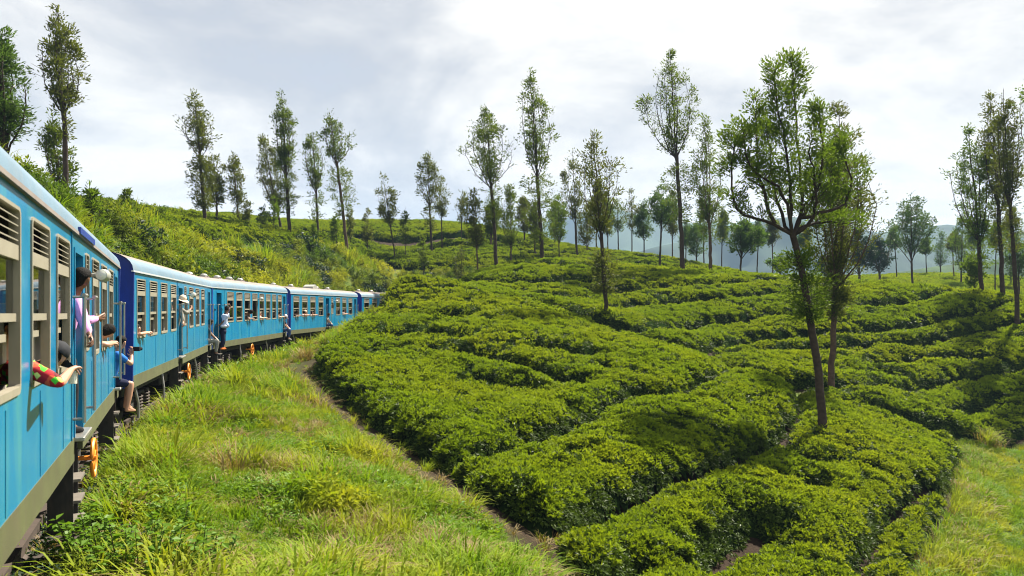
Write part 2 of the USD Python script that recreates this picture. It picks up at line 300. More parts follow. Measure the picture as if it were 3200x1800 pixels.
g_mat = usdkit.material(stage, M + 'ground_look', {
    'g': ('geometry', {}), 'a': ('attribute', {'attribute': 'soil'}),
    'n': ('noise_texture', {'scale': 0.9, 'detail': 8.0, 'roughness': 0.65}), 'n2': ('noise_texture', {'scale': 14.0, 'detail': 4.0, 'roughness': 0.6}),
    'gr': ('rgb_ramp', {'ramp': [(0.3, (0.035, 0.06, 0.008)), (0.5, (0.06, 0.09, 0.010)), (0.68, (0.10, 0.09, 0.025))]}),
    'so': ('rgb_ramp', {'ramp': [(0.25, (0.012, 0.008, 0.005)), (0.6, (0.026, 0.016, 0.010)), (0.8, (0.055, 0.034, 0.021))]}),
    'm': ('mix_color', {}), 'p': ('principled_bsdf', {'roughness': 0.95, 'specular_ior_level': 0.1}), 'b': ('bump', {'strength': 0.8, 'distance': 0.06})},
    [('g.position', 'n.vector'), ('g.position', 'n2.vector'), ('n.fac', 'gr.fac'), ('n2.fac', 'so.fac'), ('a.fac', 'm.fac'), ('gr.color', 'm.a'), ('so.color', 'm.b'), ('m.result', 'p.base_color'), ('n2.fac', 'b.height'), ('b.normal', 'p.normal')], surface='p.BSDF')
gm = usdkit.mesh(stage, '/World/ground', (np.stack([agx, agy, az], -1).reshape(-1, 3), q), g_mat, smooth=True)
UsdGeom.PrimvarsAPI(gm).CreatePrimvar('soil', Sdf.ValueTypeNames.FloatArray, 'vertex').Set(Vt.FloatArray.FromNumpy(soil.ravel().astype(np.float32)))
tag(gm, 'sloping ground of the hillside with brown soil and low grass', kind='structure')

# ------------------------------------------------------------------ far mountains, built at their distance
def az_of(dx):
    return (dx - 1288) / 1932.0
def mountain(name, label, dist, prof, depth, col, seed, base=-120):
    us = np.linspace(az_of(prof[0][0]), az_of(prof[-1][0]), 180)
    hs = np.interp(us, [az_of(p[0]) for p in prof], [(789 - p[1]) / 1932.0 * dist + CAM_Z for p in prof])
    vs = np.linspace(-1, 1, 46)
    U_, V_ = np.meshgrid(us, vs, indexing='ij')
    Yd = dist + V_ * depth
    X = U_ * dist * (1 + 0.1 * V_)
    ridge = np.clip(1 - np.abs(V_), 0, 1)
    Z = base + (hs[:, None] - base) * (ridge ** 0.8)
    nz = meshkit.fbm(np.stack([X, Yd, X * 0], -1) / (dist * 0.06), 5, seed) - 0.5
    Z = Z + nz * 0.14 * (hs[:, None] - base) * np.where(ridge > 0.97, 0.15, 1) * (ridge > 0.01)
    Yd = Yd + (meshkit.fbm(np.stack([X, Z * 0 + 5, X * 0], -1) / (dist * 0.12), 3, seed + 3) - 0.5) * depth * 0.7
    n0, n1 = X.shape
    k = np.arange(n0 * n1).reshape(n0, n1)
    qq = np.stack([k[:-1, :-1], k[1:, :-1], k[1:, 1:], k[:-1, 1:]], -1).reshape(-1, 4)
    m = plain(name + '_look_%d' % seed, col, rough=0.95, var=0.55, scale=0.012 * 1500 / dist, spec=0.05)
    p = '/World/' + numbered('/World', name)
    tag(usdkit.mesh(stage, p, (np.stack([X, Yd, Z], -1).reshape(-1, 3), qq), m, smooth=True), label, kind='structure')
mountain('hill', 'wooded blue mountain ridge beyond the valley, tallest at right', 1500, [(1550, 640), (1750, 600), (1880, 566), (1960, 560), (2060, 575), (2160, 592), (2230, 580), (2290, 560), (2345, 540), (2400, 548), (2470, 540), (2576, 560), (2900, 600), (3300, 690)], 520, (0.02, 0.036, 0.02), 11)
mountain('hill', 'pale distant mountain ridge low on the horizon at centre', 2600, [(-700, 640), (200, 620), (700, 590), (930, 548), (1040, 536), (1160, 545), (1300, 556), (1420, 540), (1560, 545), (1720, 560), (1900, 548), (2100, 570), (2400, 575), (2800, 590), (3400, 640)], 700, (0.03, 0.05, 0.02), 23)
mountain('hill', 'lower wooded ridge in the valley behind the trees', 620, [(1650, 735), (1850, 700), (2000, 680), (2150, 690), (2300, 668), (2420, 655), (2576, 640), (2900, 640), (3300, 690)], 200, (0.035, 0.06, 0.018), 37)
# ------------------------------------------------------------------ train
P_BLUE = plain('coach_blue', (0.0, 0.135, 0.285), rough=0.28, var=0.10, scale=1.3, spec=0.4, coat=0.12, dirt=(0.035, 0.20, 0.25), dirt_amt=0.9, dirt_scale=1.9)
P_END = plain('coach_end_blue', (0.008, 0.03, 0.21), rough=0.35, var=0.15, scale=1.5, dirt=(0.01, 0.015, 0.05), dirt_amt=0.5)
P_ROOF = plain('coach_roof', (0.19, 0.165, 0.155), rough=0.7, var=0.10, scale=1.6, dirt=(0.13, 0.105, 0.095), dirt_amt=0.7, dirt_scale=0.8, spec=0.08)
P_EAVE = plain('coach_roof_edge', (0.10, 0.155, 0.21), rough=0.5, var=0.12, scale=1.6, dirt=(0.16, 0.17, 0.18), dirt_amt=0.6, dirt_scale=1.5, spec=0.25)
P_SKIRT = plain('coach_skirt', (0.058, 0.063, 0.022), rough=0.65, var=0.25, scale=3.0, dirt=(0.06, 0.045, 0.03), dirt_amt=0.6)
P_CREAM = plain('window_frame_paint', (0.20, 0.18, 0.14), rough=0.5, var=0.10, scale=5.0, dirt=(0.2, 0.17, 0.12), dirt_amt=0.5, dirt_scale=4)
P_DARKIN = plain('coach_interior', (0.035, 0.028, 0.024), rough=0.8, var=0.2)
P_SEAT = plain('seat_post_paint', (0.30, 0.27, 0.23), rough=0.55, var=0.1)
P_STEEL = plain('handrail_steel', (0.30, 0.29, 0.27), rough=0.4, metal=0.75, var=0.15, dirt=(0.10, 0.07, 0.05), dirt_amt=0.6, dirt_scale=8)
P_UNDER = plain('underframe_black', (0.014, 0.012, 0.011), rough=0.85, var=0.4, dirt=(0.06, 0.04, 0.028), dirt_amt=0.6, dirt_scale=5)
P_ORANGE = plain('orange_paint', (0.62, 0.20, 0.012), rough=0.45, var=0.12, dirt=(0.3, 0.12, 0.03), dirt_amt=0.4, dirt_scale=12)
P_RUST = plain('rail_rust', (0.035, 0.022, 0.016), rough=0.8, var=0.3)
P_RAILTOP = plain('rail_top', (0.42, 0.40, 0.38), rough=0.3, metal=0.9, var=0.1)
P_SLEEPER = plain('sleeper_wood', (0.03, 0.022, 0.017), rough=0.95, var=0.35, scale=8)
P_TREAD = plain('step_tread', (0.11, 0.095, 0.08), rough=0.6, var=0.2)
P_WHITE = plain('white_trim', (0.36, 0.38, 0.40), rough=0.4, var=0.08)
P_LAMP = plain('lamp_grey', (0.25, 0.25, 0.23), rough=0.4, var=0.1)
def glass_mat(name, tint, gl=0.06):
    return usdkit.material(stage, M + name, {'t': ('transparent_bsdf', {'color': tint}), 'g': ('glossy_bsdf', {'roughness': 0.03, 'color': (0.95, 0.95, 0.95)}), 'f': ('fresnel', {'IOR': 1.7}), 'm': ('mix_closure', {})},
                           [('f.fac', 'm.fac'), ('t.BSDF', 'm.closure1'), ('g.BSDF', 'm.closure2')], surface='m.closure')
P_GLASS = glass_mat('window_glass', (0.45, 0.46, 0.40))
P_LENS = usdkit.material(stage, M + 'lamp_lens', {'p': ('principled_bsdf', {'base_color': (0.55, 0.56, 0.5), 'roughness': 0.08, 'specular_ior_level': 0.7})}, [], surface='p.BSDF')
# curtains/blinds behind the upper panes are pale olive in the photograph
P_BLIND = plain('window_blind', (0.20, 0.19, 0.125), rough=0.8, var=0.25, scale=3.0)

GUT, BLUE0, SK0, WIDTH = 3.35, 1.20, 0.95, 2.8
WT, WB = GUT - 0.12, GUT - 1.39       # window frame top and bottom
def rrect(x0, x1, z0, z1, r):
    return sbox(x0 + r, z0 + r, x1 - r, z1 - r).buffer(r, quad_segs=3)
def plate(poly, u0, u1):
    """a plate in the plane of the side: polygon in (s, z), from u0 to u1 outwards; local y is -u"""
    ms = []
    for g in getattr(poly, 'geoms', [poly]):
        m = trimesh.creation.extrude_polygon(g, abs(u1 - u0), engine='earcut')
        v = np.array(m.vertices)
        ms.append((np.stack([v[:, 0], -(min(u0, u1) + v[:, 2]), v[:, 1]], -1), m.faces))
    b = MB()
    for v, f in ms: b.add(v, f)
    return b.out()
def sbx(b, s0, s1, u0, u1, z0, z1, c=0.0):
    return b.box(s0, s1, -u1, -u0, z0, z1, c)
def roof_profile(n=16, drop=0.0):
    a = np.linspace(0, PI, n)
    e = 0.62
    y = np.sign(np.cos(a)) * np.abs(np.cos(a)) ** e * 1.43 - 1.40
    z = GUT + 0.02 + 0.46 * np.abs(np.sin(a)) ** 0.85 - drop
    return np.stack([y, z], 1)          # u, z
def coach(k, spec, label):
    A, d, n, L0 = coach_frame(k)
    L = spec['len']
    zr = rail_z(A[1]) if k else 0.0
    gr = (rail_z((A + d * L)[1]) - rail_z(A[1])) / L
    root = thing('train_carriage', label, 'train carriage', (A[0], A[1], zr), 0, group=None)
    x = UsdGeom.Xform.Get(stage, root)
    x.AddRotateZOp().Set(math.degrees(math.atan2(d[1], d[0])))
    if abs(gr) > 1e-5:
        x.AddRotateYOp().Set(-math.degrees(math.atan(gr)))
    holes = [rrect(a, b, WB, WT, 0.06) for a, b in spec['win']] + [rrect(a, b, WB + 0.1, WT, 0.05) for a, b in spec.get('narrow', [])]
    doors = [sbox(a, SK0 - 0.01, b, GUT - 0.17) for a, b in spec['doors']]
    wall = sbox(0, BLUE0, L, GUT).difference(shapely.union_all(holes + [sbox(a, BLUE0 - 0.01, b, GUT - 0.17) for a, b in spec['doors']]))
    obj(root, 'side_panel', plate(wall, -0.05, 0.0), P_BLUE)
    far = sbox(0, SK0, L, GUT).difference(shapely.union_all([rrect(a, b, WB, WT - 0.5, 0.06) for a, b in spec['win'][1::3]]))
    obj(root, 'side_panel', plate(far, -WIDTH, -WIDTH + 0.05), P_BLUE, label='far side panel of the carriage')
    # olive skirt, a few mm proud
    sk = sbox(0, SK0, L, BLUE0).difference(shapely.union_all(doors))
    obj(root, 'skirt', plate(sk, -0.05, 0.004), P_SKIRT)
    # seams where side sheets meet
    for s in spec.get('seams', []):
        b = MB(); sbx(b, s - 0.012, s + 0.012, 0, 0.012, BLUE0, GUT); obj(root, 'seam_strip', b.out(), P_BLUE)
    for s_ in np.arange(1.2, L - 0.5, 1.36):
        if not any(a - 0.1 < s_ < c + 0.1 for a, c in spec['doors']):
            b = MB(); sbx(b, s_ - 0.006, s_ + 0.006, 0, 0.005, BLUE0 + 0.02, WB - 0.06); obj(root, 'panel_joint', b.out(), P_BLUE)
    # roof
    pr = roof_profile(18)
    b = MB()
    ss = np.linspace(-0.12, L + 0.12, 14)
    for nm, sub, mt in (('roof', pr[3:-3], P_ROOF), ('roof_edge', pr[:4], P_EAVE), ('roof_edge', pr[-4:], P_EAVE)):
        b = MB(); v = np.array([[s, -u, z] for s in ss for u, z in sub]); m_ = len(sub)
        i, j = np.meshgrid(np.arange(len(ss) - 1), np.arange(m_ - 1), indexing='ij')
        b.add(v, np.stack([i * m_ + j, (i + 1) * m_ + j, (i + 1) * m_ + j + 1, i * m_ + j + 1], -1).reshape(-1, 4))
        obj(root, nm, b.out(), mt, smooth=40)
    b = MB(); sbx(b, -0.12, L + 0.12, -0.01, 0.035, GUT + 0.0, GUT + 0.035); obj(root, 'gutter', b.out(), P_WHITE if k else P_ROOF)
    # ends in deep blue
    ep = roof_profile(18, 0.012)
    epoly = Polygon([(u, z) for u, z in ep] + [(-WIDTH, SK0), (0.0, SK0)])
    for s0, s1 in ((-0.06, 0.0), (L, L + 0.06)):
        m = trimesh.creation.extrude_polygon(epoly, s1 - s0, engine='earcut')
        v = np.array(m.vertices)
        obj(root, 'end_wall', (np.stack([s0 + v[:, 2], -v[:, 0], v[:, 1]], -1), m.faces), P_END)
    # inside
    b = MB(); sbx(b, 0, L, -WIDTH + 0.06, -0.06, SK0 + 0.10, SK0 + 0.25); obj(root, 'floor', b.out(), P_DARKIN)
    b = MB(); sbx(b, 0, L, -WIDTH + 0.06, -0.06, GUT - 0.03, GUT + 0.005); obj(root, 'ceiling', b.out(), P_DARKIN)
    # windows
    for wi, (a, c) in enumerate(spec['win'] + spec.get('narrow', [])):
        nar = wi >= len(spec['win'])
        zb = WB + 0.1 if nar else WB
        style = spec.get('style', {}).get(wi, 'half')
        fr = rrect(a, c, zb, WT, 0.06).difference(rrect(a + 0.035, c - 0.035, zb + 0.05, WT - 0.025, 0.04))
        w = obj(root, 'window', plate(fr, -0.055, 0.014), P_CREAM)
        zl = WT - 0.26                   # louvre bottom
        b = MB(); sbx(b, a + 0.05, c - 0.05, -0.05, 0.006, zl - 0.10, zl); obj(w, 'header', b.out(), P_CREAM)
        ns = 4
        for q_ in range(ns):
            z0 = WT - 0.055 - q_ * 0.05
            v = np.array([[a + 0.05, 0.045, z0], [c - 0.05, 0.045, z0], [c - 0.05, -0.004, z0 - 0.026], [a + 0.05, -0.004, z0 - 0.026],
                          [a + 0.05, 0.045, z0 + 0.008], [c - 0.05, 0.045, z0 + 0.008], [c - 0.05, -0.004, z0 - 0.018], [a + 0.05, -0.004, z0 - 0.018]])
            b = MB(); b.add(v, [(0, 1, 2, 3), (4, 7, 6, 5), (3, 2, 6, 7), (0, 4, 5, 1), (0, 3, 7, 4), (1, 5, 6, 2)])
            obj(w, 'slat', b.out(), P_CREAM)
        if nar:
            b = MB(); sbx(b, a + 0.05, c - 0.05, -0.045, -0.02, zb + 0.06, zb + 0.42); obj(w, 'lower_panel', b.out(), P_CREAM)
            continue
        zm = WT - 0.72                   # bottom of the fixed upper sash
        low = WT - 0.86
        if style == 'open_top':
            zm0, zm1 = WT - 0.90, WT - 0.62
        b = MB()
        if style == 'full':
            sbx(b, a + 0.05, c - 0.05, -0.045, -0.012, zb + 0.16, zb + 0.20); obj(w, 'sash_rail', b.out(), P_CREAM)
            b = MB(); sbx(b, a + 0.05, c - 0.05, -0.034, -0.028, zb + 0.2, zl - 0.1); obj(w, 'pane', b.out(), P_GLASS)
            b = MB(); sbx(b, a + 0.05, c - 0.05, -0.10, -0.09, zb + 0.2, zl - 0.1); obj(w, 'blind', b.out(), P_BLIND)
        elif style == 'open_top':
            sbx(b, a + 0.05, c - 0.05, -0.045, -0.012, WT - 0.66, WT - 0.60); obj(w, 'sash_rail', b.out(), P_CREAM)
            b = MB(); sbx(b, a + 0.05, c - 0.05, -0.034, -0.028, zb + 0.2, WT - 0.66); obj(w, 'pane', b.out(), P_GLASS)
            b = MB(); sbx(b, a + 0.05, c - 0.05, -0.10, -0.09, zb + 0.2, WT - 0.66); obj(w, 'blind', b.out(), P_BLIND)
            b = MB(); sbx(b, a + 0.05, c - 0.05, -0.045, -0.012, zb + 0.15, zb + 0.2); obj(w, 'sash_rail', b.out(), P_CREAM)
        else:
            sbx(b, a + 0.05, c - 0.05, -0.045, -0.008, zm - 0.055, zm); obj(w, 'sash_rail', b.out(), P_CREAM)
            b = MB(); sbx(b, a + 0.05, c - 0.05, -0.034, -0.028, zm, zl - 0.1); obj(w, 'pane', b.out(), P_GLASS)
            b = MB(); sbx(b, a + 0.05, c - 0.05, -0.10, -0.09, zm, zl - 0.1); obj(w, 'blind', b.out(), P_BLIND)
            b = MB(); sbx(b, a + 0.06, c - 0.12, -0.085, -0.055, low - 0.05, low); obj(w, 'sash_rail', b.out(), P_CREAM)
            b = MB(); sbx(b, a + 0.06, c - 0.12, -0.072, -0.066, low, zm - 0.055); obj(w, 'pane', b.out(), P_GLASS)
        # seat end posts seen through the opening
        b = MB(); sbx(b, (a + c) / 2 - 0.10, (a + c) / 2 - 0.02, -0.42, -0.22, SK0 + 0.25, WT - 0.85, 0.015); obj(w, 'seat_post', b.out(), P_SEAT)
        b = MB(); sbx(b, c - 0.16, c - 0.09, -0.30, -0.14, SK0 + 0.25, WT - 0.7, 0.015); obj(w, 'seat_post', b.out(), P_SEAT)
    # doors: recess with jambs, inner leaf, step, handrails
    for di, (a, c) in enumerate(spec['doors']):
        b = MB()
        sbx(b, a - 0.02, a + 0.03, -0.30, 0.012, BLUE0, GUT - 0.14); sbx(b, c - 0.03, c + 0.02, -0.30, 0.012, BLUE0, GUT - 0.14); sbx(b, a + 0.03, c - 0.03, -0.30, 0.012, GUT - 0.19, GUT - 0.14)
        dr = obj(root, 'doorway', b.out(), P_BLUE)
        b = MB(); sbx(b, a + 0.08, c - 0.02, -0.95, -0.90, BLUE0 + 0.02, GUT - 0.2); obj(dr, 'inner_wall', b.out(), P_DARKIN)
        b = MB(); sbx(b, a, c, -0.28, 0.10, SK0 + 0.20, SK0 + 0.25, 0.01); obj(dr, 'door_step', b.out(), P_STEEL)
        for sx in spec['rails'][di]:
            b = MB(); U0 = 0.11
            b.tube([(sx, -U0, SK0 + 0.42), (sx, -U0, 2.72)], 0.019, 8)
            for zz in (SK0 + 0.46, 2.68):
                b.tube([(sx, 0.0, zz), (sx, -U0, zz)], 0.016, 6)
            b.tube([(sx - 0.05, -U0, 2.70), (sx + 0.16, -U0 - 0.005, 2.70)], 0.022, 6)
            obj(root, 'handrail', b.out(), P_STEEL)
    # underneath
    b = MB(); sbx(b, 0.4, L - 0.4, -WIDTH + 0.3, -0.30, 0.72, SK0 + 0.1); sbx(b, L * 0.44, L * 0.54, -WIDTH + 0.5, -0.55, 0.36, 0.74, 0.03); obj(root, 'underframe', b.out(), P_UNDER)
    for bi, sc in enumerate((2.4, L - 2.4)):
        b = MB()
        for uu in (-0.42, -WIDTH + 0.42):
            sbx(b, sc - 1.35, sc + 1.35, uu - 0.06, uu + 0.06, 0.42, 0.60, 0.02)
            for ds in (-0.95, 0.95):
                sbx(b, sc + ds - 0.16, sc + ds + 0.16, uu - 0.10, uu + 0.12, 0.30, 0.62, 0.03)
        sbx(b, sc - 0.2, sc + 0.2, -WIDTH + 0.4, -0.4, 0.4, 0.7)
        bg = obj(root, 'bogie', b.out(), P_UNDER)
        for ds in (-0.95, 0.95):
            for uu in (-0.62, -WIDTH + 0.62):
                c = trimesh.creation.cylinder(0.43, 0.12, sections=28); v = np.array(c.vertices)
                obj(bg, 'wheel', (np.stack([sc + ds + v[:, 0], -(uu + v[:, 2]), 0.43 + v[:, 1]], -1), c.faces), P_UNDER, smooth=30)
        for ds in (-0.42, 0.42):
            b = MB(); t = np.linspace(0, 5 * 2 * PI, 70)
            b.tube(np.stack([sc + ds + 0.11 * np.cos(t), 0.30 + 0.11 * np.sin(t), 0.22 + 0.36 * t / t[-1]], -1), 0.022, 5)
            obj(bg, 'spring', b.out(), P_RUST)
        for e_ in (-1, 1):
            b = MB(); b.tube([(sc + e_ * 1.7, 0.12, SK0), (sc + e_ * 1.62, 0.05, 0.55), (sc + e_ * 1.6, 0.05, 0.22)], [0.035, 0.03, 0.03], 6)
            obj(bg, 'brake_hanger', b.out(), P_STEEL)
    # entrance ladder, brake wheel
    for ls in spec['ladders']:
        b = MB()
        sbx(b, ls - 0.235, ls - 0.205, -0.26, -0.02, 0.16, SK0 + 0.05); sbx(b, ls + 0.215, ls + 0.235, -0.10, -0.02, 0.16, SK0 + 0.05)
        ld = obj(root, 'ladder', b.out(), P_UNDER)
        for zz in (0.24, 0.47, 0.70):
            b = MB(); sbx(b, ls - 0.205, ls + 0.215, -0.26, 0.05, zz, zz + 0.03); obj(ld, 'tread', b.out(), P_TREAD)
    for ws in spec['wheels']:
        b = MB(); R = 0.235
        t = np.linspace(0, 2 * PI, 33)
        b.tube(np.stack([ws + R * np.cos(t), 0 * t - 0.0, 0.62 + R * np.sin(t)], -1), 0.026, 8, caps=False)
        for q_ in range(5):
            an = q_ * 2 * PI / 5 + 0.3
            b.tube([(ws, 0.0, 0.62), (ws + R * math.cos(an), 0.0, 0.62 + R * math.sin(an))], 0.014, 6)
        b.tube([(ws, -0.03, 0.62), (ws, 0.30, 0.62)], 0.03, 8)
        obj(root, 'brake_wheel', b.out(), P_ORANGE, smooth=40)
    # buffers and gangway bits
    for s0, s1 in ((-0.06, -0.42), (L + 0.06, L + 0.42)):
        for uu in (-0.5, -WIDTH + 0.5):
            b = MB(); b.tube([(s0, -uu, 1.06), ((s0 + s1) / 2, -uu, 1.06), (s1, -uu, 1.06)], [0.09, 0.07, 0.06], 10); b.tube([(s1, -uu, 1.06), (s1 + (s1 - s0) * 0.08, -uu, 1.06)], 0.2, 14)
            obj(root, 'buffer', b.out(), P_UNDER)
        b = MB(); sbx(b, min(s0, s1 * 0.9), max(s0, s1 * 0.9), -WIDTH / 2 - 0.5, -WIDTH / 2 + 0.5, 1.15, 3.2, 0.05); obj(root, 'gangway', b.out(), P_UNDER)
    # lamp on the side
    for s in spec.get('lamps', []):
        b = MB(); b.tube([(s, 0.0, 2.98), (s, -0.16, 2.98)], 0.025, 8)
        lp = obj(root, 'side_lamp', b.out(), P_LAMP)
        b = MB(); b.tube([(s - 0.17, -0.15, 2.98), (s + 0.06, -0.16, 2.98), (s + 0.10, -0.16, 2.98)], [0.065, 0.085, 0.07], 14); obj(lp, 'lamp_body', b.out(), P_LAMP, smooth=50)
        b = MB(); b.tube([(s - 0.172, -0.15, 2.98), (s - 0.19, -0.15, 2.98)], [0.062, 0.03], 14); obj(lp, 'lens', b.out(), P_LENS, smooth=50)
    # roof ventilators
    for s, kind in spec.get('vents', []):
        zt = GUT + 0.47
        if kind == 'pod':
            b = MB()
            b.box(s - 0.26, s + 0.26, 1.4 - 0.17, 1.4 + 0.17, zt - 0.04, zt + 0.10, 0.03)
            vt = obj(root, 'roof_vent', b.out(), P_ROOF)
            h = trimesh.creation.icosphere(2, 1.0); v = np.array(h.vertices) * (0.17, 0.16, 0.11) + (s, 1.4, zt + 0.11); obj(vt, 'cowl', (v, h.faces), P_LAMP, smooth=True)
            b = MB(); b.box(s - 0.10, s + 0.10, 1.4 - 0.172, 1.4 + 0.172, zt + 0.09, zt + 0.12); obj(vt, 'slot', b.out(), P_UNDER)
        else:
            b = MB(); poly = Polygon([(s - 0.6, zt - 0.06), (s + 0.6, zt - 0.06), (s + 0.6, zt + 0.10), (s, zt + 0.30), (s - 0.6, zt + 0.16)])
            obj(root, 'roof_vent', plate(poly, -1.75, -1.05), P_END if k == 1 else P_LAMP, label='dark hipped roof box')
    for s0, s1 in spec.get('walk', []):
        b = MB()
        t = np.linspace(s0, s1, 3)
        sbx(b, s0, s1, -0.78, -0.62, GUT + 0.435, GUT + 0.455); obj(root, 'roof_strip', b.out(), P_UNDER)
    if 'panel' in spec:
        s0, s1 = spec['panel']
        b = MB(); sbx(b, s0, s1, -0.02, 0.05, GUT + 0.02, GUT + 0.09); obj(root, 'gutter_box', b.out(), P_END)
    return root
NEAR = dict(len=15.75, win=[(2.1, 3.0), (3.45, 4.38), (4.80, 5.74), (6.19, 7.09), (7.52, 8.43), (10.75, 11.66), (12.10, 13.02), (13.44, 14.36)], narrow=[(9.93, 10.33)], doors=[(8.86, 9.66), (14.72, 15.4)],
            rails=[(8.70, 9.80), (14.45, 15.5)], seams=[8.62], ladders=[9.2, 15.1], wheels=[11.0], lamps=[10.35], vents=[(1.0, 'pod')], panel=(9.0, 10.6))
C2 = dict(len=14.5, win=[(0.36, 1.30), (1.81, 2.75), (3.27, 4.21), (4.75, 5.69), (8.30, 9.24), (9.80, 10.74), (11.3, 12.24)], narrow=[(7.26, 7.66)], doors=[(6.10, 6.90), (13.3, 13.95)], rails=[(6.0, 7.05), (13.1, 14.1)],
          seams=[5.92], ladders=[6.5, 13.6], wheels=[8.2], lamps=[8.0], vents=[(0.9, 'box'), (3.3, 'pod'), (5.4, 'pod')], walk=[(6.5, 10.5)])
C3 = dict(len=12.7, win=[(1.87, 2.80), (3.18, 4.10), (4.44, 5.34), (5.71, 6.61), (6.98, 7.83), (8.2, 9.07), (9.42, 10.3), (10.65, 11.53)], doors=[(0.5, 1.16), (11.8, 12.4)], rails=[(0.4, 1.25), (11.7, 12.5)], style={0: 'open_top', 1: 'open_top', 3: 'full'},
          seams=[1.5], ladders=[0.85, 12.1], wheels=[5.7], lamps=[6.75], vents=[(1.5, 'pod'), (3.3, 'pod'), (5.1, 'pod'), (6.9, 'pod'), (8.7, 'pod')], walk=[(0.2, 2.6)])
C4 = dict(len=16.1, win=[(0.46, 1.55), (2.09, 3.20), (3.77, 4.90), (5.57, 6.68), (9.8, 10.95), (11.53, 12.7), (13.35, 14.5)], narrow=[(8.62, 9.1)], doors=[(7.25, 8.1), (15.1, 15.8)], rails=[(7.15, 8.2), (15.0, 15.9)],
          seams=[6.95], ladders=[7.7, 15.4], wheels=[10.0], lamps=[9.5], vents=[(1.0, 'pod'), (4.2, 'pod'), (8.4, 'box'), (9.8, 'pod'), (12.6, 'pod')], walk=[(6.0, 9.5)])
C5 = dict(len=15.0, win=[(0.46 + 1.65 * i, 1.5 + 1.65 * i) for i in range(8)], doors=[(13.9, 14.6)], rails=[(13.8, 14.7)], ladders=[14.2], wheels=[3.0], vents=[(2.5, 'pod'), (5.2, 'pod')])
for k, (sp, lb) in enumerate([(NEAR, 'nearest blue train carriage, with the man in the pink shirt at its door'), (C2, 'second blue train carriage with a deep blue end wall and orange brake wheel'),
                              (C3, 'third blue train carriage, with the backpack man clinging to its front door'), (C4, 'fourth blue train carriage, on the bend with dry grass at its middle door'), (C5, 'farthest blue carriage, only its near end showing beside the tea mound')]):
    coach(k, sp, lb)

# ------------------------------------------------------------------ railway track
rt = thing('railway_track', 'rusty railway track under the train', 'railway track')
def offset_line(off, z0):
    p = np.array([TRK.interpolate(s).coords[0] for s in np.arange(0, TRK.length, 1.0)])
    t = np.gradient(p, axis=0); t /= np.linalg.norm(t, axis=1, keepdims=True)
    q_ = p + np.stack([t[:, 1], -t[:, 0]], 1) * off
    return np.column_stack([q_, [rail_z(y) + z0 for y in p[:, 1]]]), t
for off in (-0.838, 0.838):
    p, t = offset_line(off, -0.15)
    nn = np.stack([t[:, 1], -t[:, 0], 0 * t[:, 0]], 1)
    prof = [(-0.07, 0.0), (0.07, 0.0), (0.03, 0.02), (0.03, 0.10), (0.036, 0.15), (-0.036, 0.15), (-0.03, 0.10), (-0.03, 0.02)]
    v = np.array([[p[i] + nn[i] * a + np.array([0, 0, c]) for a, c in prof] for i in range(len(p))]).reshape(-1, 3)
    m_ = len(prof); i, j = np.meshgrid(np.arange(len(p) - 1), np.arange(m_), indexing='ij')
    obj(rt, 'rail', (v, np.stack([i * m_ + j, i * m_ + (j + 1) % m_, (i + 1) * m_ + (j + 1) % m_, (i + 1) * m_ + j], -1).reshape(-1, 4)), P_RUST)
s = 12.0
while s < 52:
    p = np.array(TRK.interpolate(s).coords[0]); p2 = np.array(TRK.interpolate(s + 0.1).coords[0]); t = (p2 - p) / np.linalg.norm(p2 - p); nn = np.array([t[1], -t[0]])
    z = rail_z(p[1])
    c8 = [[*(p + nn * a + t * e), z + h] for a in (-1.35, 1.35) for e in (-0.11, 0.11) for h in (-0.32, -0.152)]
    b = MB(); b.add(c8, [(0, 1, 3, 2), (4, 6, 7, 5), (0, 4, 5, 1), (2, 3, 7, 6), (0, 2, 6, 4), (1, 5, 7, 3)])
    obj(rt, 'sleeper', b.out(), P_SLEEPER)
    s += 0.66
# ------------------------------------------------------------------ instanced foliage
def quats_from_up(up, yaw):
    """rotation that turns z to up after a spin by yaw; returns (w, x, y, z)"""
    up = up / np.linalg.norm(up, axis=1, keepdims=True)
    w = 1 + up[:, 2]; x = -up[:, 1]; y = up[:, 0]; z = 0 * w
    q1 = np.stack([w, x, y, z], 1); q1 /= np.linalg.norm(q1, axis=1, keepdims=True)
    a, b = np.cos(yaw / 2), np.sin(yaw / 2)
    w, x, y, _ = q1.T
    return np.stack([w * a, x * a + y * b, y * a - x * b, w * b], 1)
def instancer(path, protos, pos, quat, scale, idx):
    """protos: list of lists of (name, (v, f), material)"""
    pi = UsdGeom.PointInstancer.Define(stage, path)
    tg = []
    for i, parts in enumerate(protos):
        x = UsdGeom.Xform.Define(stage, '%s/prototypes/clump_%03d' % (path, i))
        for nm, m, mat in parts:
            usdkit.mesh(stage, '%s/prototypes/clump_%03d/%s' % (path, i, nm), m, mat)
        tg.append(x.GetPath())
    pi.CreatePrototypesRel().SetTargets(tg)
    pi.CreatePositionsAttr(Vt.Vec3fArray.FromNumpy(np.asarray(pos, np.float32)))
    pi.CreateProtoIndicesAttr(Vt.IntArray.FromNumpy(np.asarray(idx, np.int32)))
    q_ = np.asarray(quat, float)
    pi.CreateOrientationsAttr(Vt.QuathArray([Gf.Quath(float(a), float(b), float(c), float(d)) for a, b, c, d in q_]))
    s = np.asarray(scale, np.float32)
    if s.ndim == 1: s = np.stack([s, s, s], 1)
    pi.CreateScalesAttr(Vt.Vec3fArray.FromNumpy(s))
    return pi
